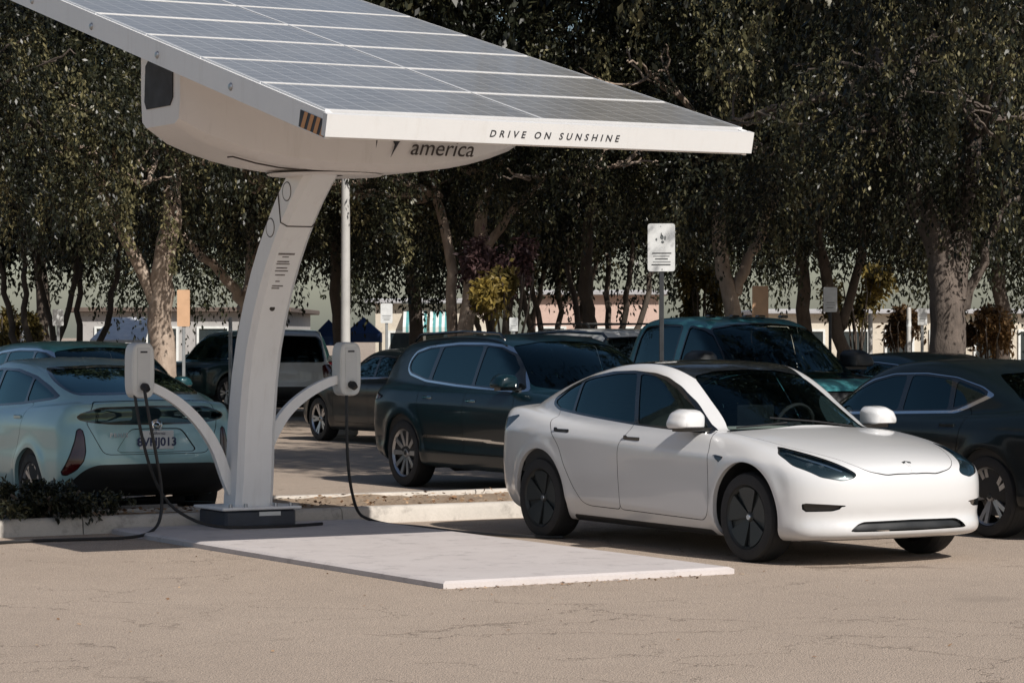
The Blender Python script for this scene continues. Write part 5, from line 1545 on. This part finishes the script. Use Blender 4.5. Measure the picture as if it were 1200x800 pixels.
# ------------------------------------------------------------------ trees
STOPS = [(0, (.008, .010, .006)), (.4, (.024, .027, .014)), (.7, (.080, .076, .036)), (1, (.21, .185, .09))]
M['leaf'] = leaf_mat('dark olive leaves', STOPS, .25, .38)
M['leaf_y'] = leaf_mat('yellowing leaves', [(0, (.06, .05, .015)), (.5, (.19, .14, .035)), (1, (.34, .25, .06))], .35)
M['leaf_o'] = leaf_mat('rust leaves', [(0, (.07, .04, .018)), (.5, (.20, .11, .04)), (1, (.32, .21, .09))], .35)
M['leaf_p'] = leaf_mat('purple-brown leaves', [(0, (.05, .028, .03)), (.5, (.11, .06, .06)), (1, (.18, .12, .11))], .3)
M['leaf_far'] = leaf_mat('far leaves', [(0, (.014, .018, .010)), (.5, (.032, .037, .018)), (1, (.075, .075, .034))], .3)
def strands(blobs, n_str, per, length, leaf, droop=1.0, shell=.75, tone_shift=0.0, zmin=None):
    """hanging leafy shoots through ellipsoids (cx, cy, cz, rx, ry, rz); returns leaf quads and tones"""
    vol = np.array([b[3] * b[4] * b[5] for b in blobs]) ** .75
    pick = rng.choice(len(blobs), n_str, p=vol / vol.sum())
    B = np.array([b[:6] for b in blobs])[pick]
    d = rng.normal(0, 1, (n_str, 3)); d /= np.linalg.norm(d, axis=1)[:, None]
    r = np.where(rng.random(n_str) < shell, rng.uniform(.72, 1.02, n_str), rng.uniform(.1, .75, n_str))
    # shoots gather in clumps with gaps between them
    nc = max(6, n_str // 20)
    ci = rng.integers(0, nc, n_str)
    d = d[ci] ; r = r[ci]; B = B[ci]
    p0 = B[:, :3] + d * r[:, None] * B[:, 3:6] + rng.normal(0, 1, (n_str, 3)) * np.array([.17, .17, .26]) * np.minimum(B[:, 3:6], 1.3)
    out = d * np.array([1, 1, .4]) + rng.normal(0, .35, (n_str, 3)); out[:, 2] += .15
    out /= np.linalg.norm(out, axis=1)[:, None]
    Ls = length * rng.uniform(.5, 1.4, n_str)
    t = rng.random((n_str, per)) ** .8
    P = p0[:, None] + out[:, None] * (Ls[:, None] * t * (1 - .45 * t))[:, :, None]
    P[:, :, 2] -= droop * Ls[:, None] * t * t * .85
    P += rng.normal(0, leaf * .45, P.shape)
    tan = out[:, None] * (1 - .9 * t)[:, :, None]; tan[:, :, 2] -= droop * 1.5 * t
    dirv = tan + rng.normal(0, .55, P.shape)
    dirv /= np.linalg.norm(dirv, axis=2)[:, :, None]
    w = np.cross(dirv, rng.normal(0, 1, P.shape)); w /= np.linalg.norm(w, axis=2)[:, :, None] + 1e-9
    L = (leaf * rng.uniform(.65, 1.35, t.shape))[:, :, None]
    Q = np.stack([P - dirv * L * .1, P + dirv * L * .4 + w * L * .24, P + dirv * L, P + dirv * L * .4 - w * L * .24], 2).reshape(-1, 3)
    lit_ = np.where(rng.random((nc, 1)) < .16, .42, 0.0)  # sunlit brightness put into the tone of some clumps, shade into the rest
    tone = np.clip((rng.normal(.28, .16, (nc, 1)) + lit_)[ci] + rng.normal(0, .08, (n_str, 1)) + rng.normal(0, .16, t.shape) + tone_shift, 0, 1).reshape(-1)
    if zmin is not None:                              # browsed and pruned below this height
        keep = (P[:, :, 2] > zmin + rng.normal(0, .25, (n_str, 1))).reshape(-1)
        Q = Q.reshape(-1, 4, 3)[keep].reshape(-1, 3); tone = tone[keep]
    return Q, tone
def pend(px, y0, y1, D, n=260, wid=.13):
    """one long pendulous shoot hanging on the near side of a crown"""
    t = rng.random(n) ** .85
    zt, zb = zat(y0, D), zat(y1, D)
    sway = np.array([rng.normal(0, .25), rng.normal(0, .2), 0])
    P = np.array([at(px, D), D, zt]) + np.outer(t, np.array([0, 0, zb - zt])) + np.outer(np.sin(t * 2.2), sway)
    P += rng.normal(0, 1, (n, 3)) * np.array([wid, wid, .05]) * (1.25 - t)[:, None]
    d = np.array([0, 0, -1.0]) + rng.normal(0, .6, (n, 3)); d /= np.linalg.norm(d, axis=1)[:, None]
    w = np.cross(d, rng.normal(0, 1, (n, 3))); w /= np.linalg.norm(w, axis=1)[:, None] + 1e-9
    L = (.072 * rng.uniform(.65, 1.3, n))[:, None]
    Q = np.stack([P - d * L * .1, P + d * L * .4 + w * L * .24, P + d * L, P + d * L * .4 - w * L * .24], 1).reshape(-1, 3)
    return Q, np.clip(rng.normal(.78, .16, n), 0, 1)  # bright leaf tones, so the shoot looks sunlit by colour
def crown_obj(sets, mat, parent, name='crown'):
    V = np.concatenate([s[0] for s in sets]); tone = np.concatenate([s[1] for s in sets])
    V = V - np.array(parent.location)
    o = mesh_np(name, V, np.arange(len(V)).reshape(-1, 4), mat, parent)
    a = o.data.attributes.new('tone', 'FLOAT', 'FACE'); a.data.foreach_set('value', tone.astype(np.float32))
    return o
def limb(b, pts, r0, r1, n=9, wob=.03):
    P = chaikin(np.array(pts)[:, :2], 0) if False else [np.array(p, float) for p in pts]
    for _ in range(2):
        Q = [P[0]]
        for a, c in zip(P[:-1], P[1:]): Q += [a * .75 + c * .25, a * .25 + c * .75]
        P = Q + [P[-1]]
    k = len(P)
    P = [p + rng.normal(0, wob, 3) * (0 if i in (0,) else 1) for i, p in enumerate(P)]
    b.tube([tuple(p) for p in P], [r0 + (r1 - r0) * (i / (k - 1)) ** .8 for i in range(k)], n)
def tree(nm, label, x, y, stems, blobs, n_str, per=26, length=1.1, leaf=.10, barkm='bark_dark', leafm='leaf', droop=1.0, group=None, flare=1.5, tone=0.0, upper=None, shell=.75, zmin=None, up_n=.45, pends=(), up_leaf=None):
    r = empty(nm, (x, y, 0), 0, label, 'tree', group)
    b = MB()
    ends = []
    for (pts, r0, r1) in stems:
        if pts[0][2] < .05:
            p0 = pts[0]; b.tube([(p0[0], p0[1], -.1), (p0[0], p0[1], .15), (p0[0] * .7 + pts[1][0] * .3, p0[1] * .7 + pts[1][1] * .3, .5)], [r0 * flare, r0 * 1.2, r0], 10)
        limb(b, pts, r0, r1, 10); ends.append((pts[-1], r1))
    b.build('trunk', M[barkm], r, True)
    # boughs reach from the stem ends into every part of the crown
    b = MB()
    for bl in blobs:
        c = np.array(bl[:3]) - np.array([x, y, 0])
        e, re_ = min(ends, key=lambda q: np.linalg.norm(np.array(q[0]) - c))
        mid = (np.array(e) + c) / 2 + rng.normal(0, .25, 3) + np.array([0, 0, .25])
        limb(b, [e, mid, c], re_ * .8, .035, 7, .025)
        for k in range(5):
            d = rng.normal(0, 1, 3); d /= np.linalg.norm(d); d[2] = abs(d[2]) * .4
            tip = c + d * np.array(bl[3:6]) * .85
            limb(b, [mid if k % 2 else c, (c + tip) / 2 + rng.normal(0, .15, 3), tip], .035, .01, 5, .018)
    b.build('branches', M[barkm], r, True)
    sets = [strands(blobs, n_str, per, length, leaf, droop, shell, tone, zmin)]
    if upper: sets.append(strands(upper, int(n_str * up_n), 16, 1.4, up_leaf or max(.18, leaf * 2.3), droop))
    sets += [pend(*p) for p in pends]
    crown_obj(sets, M[leafm], r)
    return r
def ring_blobs(x, y, z, R_, n, rb, zv=.5, seed=0, rz=None):
    g = np.random.default_rng(seed); out = []
    for k in range(n):
        a = 2 * math.pi * (k + g.uniform(-.3, .3)) / n; q = R_ * g.uniform(.55, 1.05)
        out.append((x + q * math.cos(a), y + q * math.sin(a), z + g.uniform(-zv, zv), rb * g.uniform(.8, 1.25), rb * g.uniform(.8, 1.25), (rz or rb * .85) * g.uniform(.8, 1.2)))
    return out
def big_tree(label, x, y, stems, seed, z=5.2, R_=2.4, rb=1.55, n=8, n_str=2000, **kw):
    kw.setdefault('leaf', .072); kw.setdefault('zmin', 2.75); kw.setdefault('per', 28); kw.setdefault('length', .95)
    bl = ring_blobs(x, y, z, R_, n, rb, .9, seed) + [(x, y, z + .8, rb, rb, rb * .8)] + ring_blobs(x, y, z - .8, R_ * 1.05, 5, rb * .55, .3, seed + 50)
    up = ring_blobs(x, y, z + 4.3, R_ * .95, 7, rb * 1.25, .8, seed + 9) + [(x, y, z + 4.8, rb * 1.5, rb * 1.5, rb)]
    return tree('shade_tree', label, x, y, stems, bl, n_str, upper=up, **kw)
# first row behind the parked cars
big_tree('shade tree with broad dark trunk beside the tan board', at(190, 47), 47, [([(0, 0, 0), (.02, 0, 1.2), (-.02, .1, 2.2), (.1, 0, 3.4), (.2, .2, 4.6)], .27, .14), ([(-.02, .1, 2.1), (-.5, .2, 3.0), (-1.1, .4, 4.2)], .15, .08)], 1, barkm='bark_pale', pends=[(90, 80, 190, 43, 320), (150, 170, 280, 43, 320), (60, 190, 270, 43.2, 260), (185, 230, 320, 43.4, 260), (25, 40, 150, 43.5, 300), (120, 110, 170, 43, 220)])
big_tree('pale mottled tree with one limb reaching out, just left of the white column', at(288, 53), 53, [([(0, 0, 0), (.0, 0, 1.4), (.02, 0, 2.2), (.1, .1, 3.1), (.25, .2, 4.6)], .20, .11), ([(0, 0, 2.15), (-.35, -.3, 2.75), (-.8, -.5, 3.15), (-1.5, -.6, 3.9)], .12, .07)], 2, barkm='bark_pale', z=5.2)
big_tree('pale barked twin-stemmed tree rising behind the black crossover roof', at(545, 50), 50, [([(0, 0, 0), (-.03, 0, 1.2), (.05, 0, 2.2), (.25, .1, 3.2), (.4, .2, 4.6)], .19, .11), ([(-.18, .1, 0), (-.25, .1, 1.4), (-.2, .2, 2.6), (-.5, .3, 4.2)], .13, .08), ([(.2, .1, 3.0), (.7, 0, 3.7), (1.4, -.1, 4.5)], .10, .06)], 3, barkm='bark_pale', zmin=3.3, pends=[(640, 40, 130, 46, 220), (690, 30, 110, 46, 220), (470, 240, 310, 46, 200)])
big_tree('leaning pale speckled tree between the faded sign and the tan board', at(857, 48), 48, [([(0, 0, 0), (.03, 0, 1.5), (-.02, 0, 2.4), (-.2, .1, 3.4), (-.2, .1, 4.8)], .19, .1), ([(.0, 0, 2.3), (.35, .1, 3.0), (.8, .2, 4.2)], .12, .07)], 4, barkm='bark_pale', pends=[(835, 70, 190, 44, 420), (842, 150, 290, 44.2, 260), (872, 55, 210, 43.6, 320), (744, -30, 40, 43.8, 260), (905, -40, 60, 44, 240), (812, 0, 90, 44.5, 200)])
big_tree('thick grey furrowed tree forking above the black saloon', at(1111, 41), 41, [([(0, 0, 0), (.0, 0, 1.2), (0, 0, 2.3), (-.12, 0, 3.0), (-.5, 0, 4.0), (-.8, 0, 5.0)], .34, .16), ([(.05, 0, 2.2), (.2, .1, 3.2), (.4, .1, 4.8)], .24, .13), ([(.1, 0, 1.9), (.45, -.1, 2.6), (.8, -.2, 3.6)], .10, .05)], 5, barkm='bark_grey', flare=1.25, z=5.4, R_=2.9, pends=[(1012, -40, 90, 37.4, 460), (1040, -60, 40, 37.5, 260), (1100, 60, 175, 37, 320), (1098, -40, 90, 37.2, 260), (958, 90, 160, 37.8, 200), (1160, 20, 130, 37.6, 260), (985, 40, 110, 37.5, 180), (1190, 120, 210, 37.5, 200)])
big_tree('dark leafy tree at the edge of the lot beyond the silver hatchback', -9.2, 44, [([(0, 0, 0), (0, 0, 1.6), (.2, 0, 3), (.1, .2, 4.6)], .22, .12)], 6)
big_tree('dark leafy tree between the twin-stemmed and the speckled tree', at(690, 51), 51, [([(0, 0, 0), (.05, 0, 1.6), (-.1, 0, 3), (.1, .2, 4.6)], .14, .09)], 7, z=6.3, zmin=3.7)
big_tree('dark leafy tree behind the lamp post', at(395, 54), 54, [([(0, 0, 0), (.05, 0, 1.6), (-.1, 0, 3), (.1, .2, 4.6)], .13, .09)], 8, z=5.2)
big_tree('dark leafy tree right of the thick grey trunk', 9.6, 47, [([(0, 0, 0), (.05, 0, 1.6), (-.1, 0, 3), (.1, .2, 4.6)], .2, .1)], 9, z=5.0)
big_tree('dark leafy tree behind the sign between the forked and the speckled tree', at(985, 49), 49, [([(0, 0, 0), (.05, 0, 1.6), (-.3, 0, 2.6), (-.5, .2, 4.6)], .15, .08), ([(.0, 0, 1.8), (.3, 0, 2.8), (.5, .1, 4.4)], .1, .06)], 10, z=5.1)
# second row: small multi-stemmed trees and a screen of taller ones
def multi(label, px, D, seed, n=5, z=3.9):
    x = at(px, D); g = np.random.default_rng(seed)
    st_ = []
    for k in range(n):
        a = -1.1 + 2.2 * (k + .5) / n + g.uniform(-.15, .15); yy = g.uniform(-.4, .4)
        st_.append(([(0.03 * k - .06, 0, 0), (math.sin(a) * .35, yy * .4, .9), (math.sin(a) * .9, yy, 2.0), (math.sin(a) * 1.25, yy * 1.4, 3.4)], .10, .05))
    bl = ring_blobs(x, D, z + 1.0, 1.7, 6, 1.1, .4, seed)
    return tree('small_tree', label, x, D, st_, bl, 800, leaf=.13, droop=.7)
multi('small dark many-stemmed tree before the pink building', 712, 60, 21)
multi('small dark many-stemmed tree between the tiny sign and the pink building', 655, 63, 22)
multi('small dark forked tree beside the white and blue trailer', 40, 58, 23, 3)
multi('small dark forked tree right of the small blank white sign', 92, 60, 24, 3)
multi('small dark many-stemmed tree beside the striped awnings', 590, 66, 25, 4, 3.5)
for k, (x, y) in enumerate(((-17, 72), (-11.5, 68), (-6.8, 73), (-2.5, 70), (4.9, 76), (7.2, 69), (11.6, 66), (16.5, 72))):
    lb = ['tall dense tree in the back row, beyond the white and blue trailer', 'tall dense tree in the back row, behind the forked small trees', 'tall dense tree in the back row, behind the pale mottled tree', 'tall dense tree in the back row, behind the striped awnings',
          'tall dense tree in the back row, behind the many-stemmed small trees', 'tall dense tree in the back row, behind the sign on a dark post', 'tall dense tree in the back row, behind the thick grey trunk', 'tall dense tree in the back row, at the far end past the rust shrub'][k]
    bl = ring_blobs(x, y, 5.0, 2.6, 10, 1.7, 1.3, 70 + k) + [(x, y, 6.5, 2, 2, 1.6)]
    up = ring_blobs(x, y, 9.2, 2.4, 6, 2.0, .8, 90 + k)
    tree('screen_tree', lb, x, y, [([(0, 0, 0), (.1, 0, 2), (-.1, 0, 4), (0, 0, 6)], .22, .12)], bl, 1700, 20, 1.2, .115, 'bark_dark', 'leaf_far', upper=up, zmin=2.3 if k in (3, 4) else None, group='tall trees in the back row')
# the big old tree on the island, outside the frame to the right: its hanging shoots enter the top of the picture and it shades the second row
ox, oy = 6.95, 29.2
bl = ring_blobs(ox, oy, 6.9, 4.9, 14, 1.5, .5, 31) + ring_blobs(ox, oy, 6.9, 2.3, 6, 1.8, .5, 32)
up = ring_blobs(ox, oy, 9.2, 4.6, 13, 2.3, .7, 33) + ring_blobs(ox, oy, 8.6, 2.2, 6, 2.2, .7, 34) + [(ox, oy, 10.8, 3, 3, 1.6)]
tree('island_tree', 'wide old shade tree with long hanging shoots above the black saloon', ox, oy, [([(0, 0, 0), (.05, 0, 1.6), (0, 0, 3), (-.6, 0, 4.6), (-1.2, .2, 6)], .36, .2), ([(0, 0, 2.7), (.7, .3, 4), (1.4, .5, 6)], .24, .14)], bl, 2600, 32, 1.7, .06, 'bark_grey', 'leaf', 1.3, upper=up, up_n=2.2, up_leaf=.13)
# coloured shrubs
def shrub(nm, label, px, py, wpx, hpx, D, mat, n=160, leaf=.11, cat='shrub'):
    x = at(px, D); zc = zat(py, D); w = wpx / FPX * D / 2; h = hpx / FPX * D / 2
    r = empty(nm, (x, D, 0), 0, label, cat)
    b = MB()
    for k in range(6):
        a = k * 1.05; limb(b, [(0, 0, -.05), (.15 * math.cos(a) * w, .15 * math.sin(a) * w, zc * .45), (.6 * w * math.cos(a), .6 * w * math.sin(a), zc + h * .3)], .04, .012, 6, .02)
    b.build('stems', M['bark_dark'], r, True)
    crown_obj([strands([(x - w * .35, D, zc - h * .1, w * .65, w * .7, h * .85), (x + w * .35, D + .1, zc, w * .65, w * .7, h * .9), (x, D - .1, zc + h * .2, w * .6, w * .6, h * .75)], n, 22, .35 if D > 30 else .14, leaf, .6, .7)], M[mat], r, 'foliage')
    return r
shrub('yellow_shrub', 'yellow-green young tree behind the white sign on the dark post', 1005, 335, 60, 62, 56, 'leaf_y', 150)
shrub('rust_shrub', 'rust-coloured bush right of the thick grey trunk', 1160, 378, 60, 44, 52, 'leaf_o', 150)
shrub('rust_shrub', 'low rust-coloured bush between the pickup and the thick grey trunk', 1056, 384, 44, 36, 55, 'leaf_o', 110)
shrub('yellow_shrub', 'small yellow-green bush under the speckled tree', 822, 340, 34, 70, 55, 'leaf_y', 120)
shrub('purple_shrub', 'purple-brown leafy tree beside the pale twin-stemmed tree', 585, 305, 90, 80, 48, 'leaf_p', 160)
shrub('yellow_shrub', 'yellow-green leafy growth low on the twin-stemmed tree', 600, 330, 80, 44, 45.5, 'leaf_y', 90)
shrub('olive_shrub', 'olive bush behind the white and blue trailer', 12, 376, 60, 46, 66, 'leaf_y', 130)
shrub('dark_shrub', 'low dark bush on the planter in front of the silver hatchback', 45, 582, 150, 30, 23.6, 'leaf', 420, .04)

# ------------------------------------------------------------------ far buildings, tents, trailer
M['roof_grey'] = plain('grey sheet roof', (.36, .36, .37), .5, var=.08)
M['roof_brown'] = plain('brown roof', (.10, .075, .06), .8)
M['blue_cloth'] = plain('blue tent cloth', (.015, .05, .17), .7)
M['awn_teal'] = plain('teal awning stripe', (.10, .30, .30), .7); M['awn_white'] = plain('white awning stripe', (.62, .64, .62), .7)
M['pane'] = plain('dark window pane', (.02, .03, .035), .1, coat=.5)
M['trailer_white'] = plain('trailer white', (.66, .67, .68), .45); M['trailer_blue'] = plain('trailer blue', (.03, .22, .42), .5)
def building(nm, label, px0, px1, ytop, D, depth, wall, roof, wins, roof_over=.35, base_h=None):
    x0, x1 = at(px0, D), at(px1, D); h = zat(ytop, D)
    r = empty(nm, ((x0 + x1) / 2, D, 0), 0, label, 'building')
    w = x1 - x0
    b = MB(); b.box((0, depth / 2, h / 2), (w, depth, h)); wl = b.build('wall', M[wall], r)
    b = MB(); b.box((0, depth / 2, h + .09), (w + 2 * roof_over, depth + 2 * roof_over, .18), 0, .03); b.build('roof', M[roof], r)
    for (wx, wz, ww, wh) in wins:
        b = MB()
        for s_ in (-1, 1):
            b.box((wx + s_ * (ww / 2 + .04), -.03, wz), (.08, .08, wh + .16)); b.box((wx, -.031, wz + s_ * (wh / 2 + .04)), (ww - .002, .078, .08))
        f = b.build('window', M['awn_white'], r)
        b = MB(); b.box((wx, -.012, wz), (ww, .02, wh)); b.build('pane', M['pane'], f)
    return r
building('shop_building', 'low pink stucco building beyond the many-stemmed trees', 628, 772, 346, 96, 14, 'stucco_pink', 'roof_grey', [(-1.6, 1.3, .9, 1.1), (-.2, 1.3, .9, 1.1), (1.3, 1.3, .9, 1.1)])
bw = building('shop_building', 'cream building with two striped teal awnings', 440, 572, 356, 94, 12, 'stucco_cream', 'roof_grey', [(-.95, 1.1, .9, 1.2), (.25, 1.1, .9, 1.2), (1.4, 1.1, .7, 1.2)])
for cx_ in (-.55, .35):
    aw = None
    for k in range(8):
        b = MB(); xw = .10
        xa_ = cx_ - .4 + k * xw
        b.add([(xa_, -.02, 2.45), (xa_ + xw, -.02, 2.45), (xa_ + xw, -.8, 1.9), (xa_, -.8, 1.9), (xa_, -.8, 1.72), (xa_ + xw, -.8, 1.72)], [(0, 1, 2, 3), (3, 2, 5, 4)])
        b.build('awning_strip', M['awn_teal' if k % 2 else 'awn_white'], bw)
building('shop_building', 'tan flat-roofed building behind the grey sheet shed', 90, 330, 366, 98, 14, 'stucco_grey', 'roof_brown', [(-2.4, 1.3, 1.0, 1.1), (-.6, 1.3, 1.0, 1.1), (1.2, 1.3, 1.0, 1.1), (2.6, 1.3, .8, 1.1)])
building('shop_building', 'long cream building beyond the rust bushes', 900, 1260, 368, 100, 14, 'stucco_cream', 'roof_grey', [(-4 + 1.6 * k, 1.2, .9, 1.1) for k in range(6)])
# shed with a slanting grey sheet roof
D = 80; x0, x1 = at(108, D), at(168, D)
sh_ = empty('sheet_shed', ((x0 + x1) / 2, D, 0), 0, 'small shed with slanting pale grey sheet roof behind the silver hatchback', 'shed')
w = x1 - x0
b = MB(); b.box((0, 1.5, .7), (w * .96, 3, 1.4)); b.build('wall', M['stucco_cream'], sh_)
b = MB(); b.add([(-w / 2 - .05, -.1, 1.42), (w / 2 + .05, -.1, 1.42), (w / 2 + .05, 1.6, 2.08), (-w / 2 + .35, 1.6, 2.08), (-w / 2 - .05, -.1, 1.50), (w / 2 + .05, -.1, 1.50), (w / 2 + .05, 1.6, 2.16), (-w / 2 + .35, 1.6, 2.16)],
      [(3, 2, 1, 0), (4, 5, 6, 7), (0, 1, 5, 4), (1, 2, 6, 5), (2, 3, 7, 6), (3, 0, 4, 7)]); b.build('roof', M['trailer_white'], sh_)
# blue tents
for k, (px0, px1, yt) in enumerate(((366, 402, 374), (404, 446, 371))):
    D = 74 + 2 * k; x0, x1 = at(px0, D), at(px1, D); zt = zat(yt, D); xm = (x0 + x1) / 2; w = x1 - x0
    tn = empty('market_tent', (xm, D, 0), 0, ['dark blue market tent beside the lamp post', 'dark blue market tent behind the right charger box'][k], 'tent')
    b = MB(); b.add([(-w / 2, 0, zt - .45), (w / 2, 0, zt - .45), (w / 2, w, zt - .45), (-w / 2, w, zt - .45), (0, w / 2, zt), (-w / 2, -.002, zt - .7), (w / 2, -.002, zt - .7), (w / 2, w, zt - .7), (-w / 2, w, zt - .7)],
          [(0, 1, 4), (1, 2, 4), (2, 3, 4), (3, 0, 4), (0, 1, 6, 5), (1, 2, 7, 6), (2, 3, 8, 7), (3, 0, 5, 8)]); b.build('canopy', M['blue_cloth'], tn)
    for (sx_, sy_) in ((-1, 0), (1, 0), (1, 1), (-1, 1)):
        b = MB(); b.box((sx_ * (w / 2 - .03), sy_ * (w - .06) + .03, (zt - .5) / 2), (.04, .04, zt - .5)); b.build('leg', M['post_grey'], tn)
# white trailer with a blue skirt
D = 68; x0, x1 = at(-60, D), at(37, D); w = x1 - x0
tr_ = empty('box_trailer', ((x0 + x1) / 2, D, 0), 0, 'white box trailer with a bright blue lower band', 'trailer')
b = MB(); b.box((0, 1.2, 1.57), (w, 2.4, .74), 0, .03); b.build('box', M['trailer_white'], tr_)
b = MB(); b.box((0, 1.2, .85), (w - .01, 2.39, .70), 0, .02); b.build('blue_band', M['trailer_blue'], tr_)
for k in range(9):
    b = MB(); b.box((-w / 2 + .12 + k * (w - .24) / 8, -.008, 1.57), (.03, .02, .7)); b.build('rib', M['trailer_white'], tr_)
for sx_ in (-.35, .35):
    b = MB(); b.lathe([(.12, -.1), (.3, -.1), (.33, -.05), (.33, .05), (.3, .1), (.12, .1)], 20, 'y', (sx_ * w, .3, .33)); b.build('wheel', M['rubber'], tr_, True)
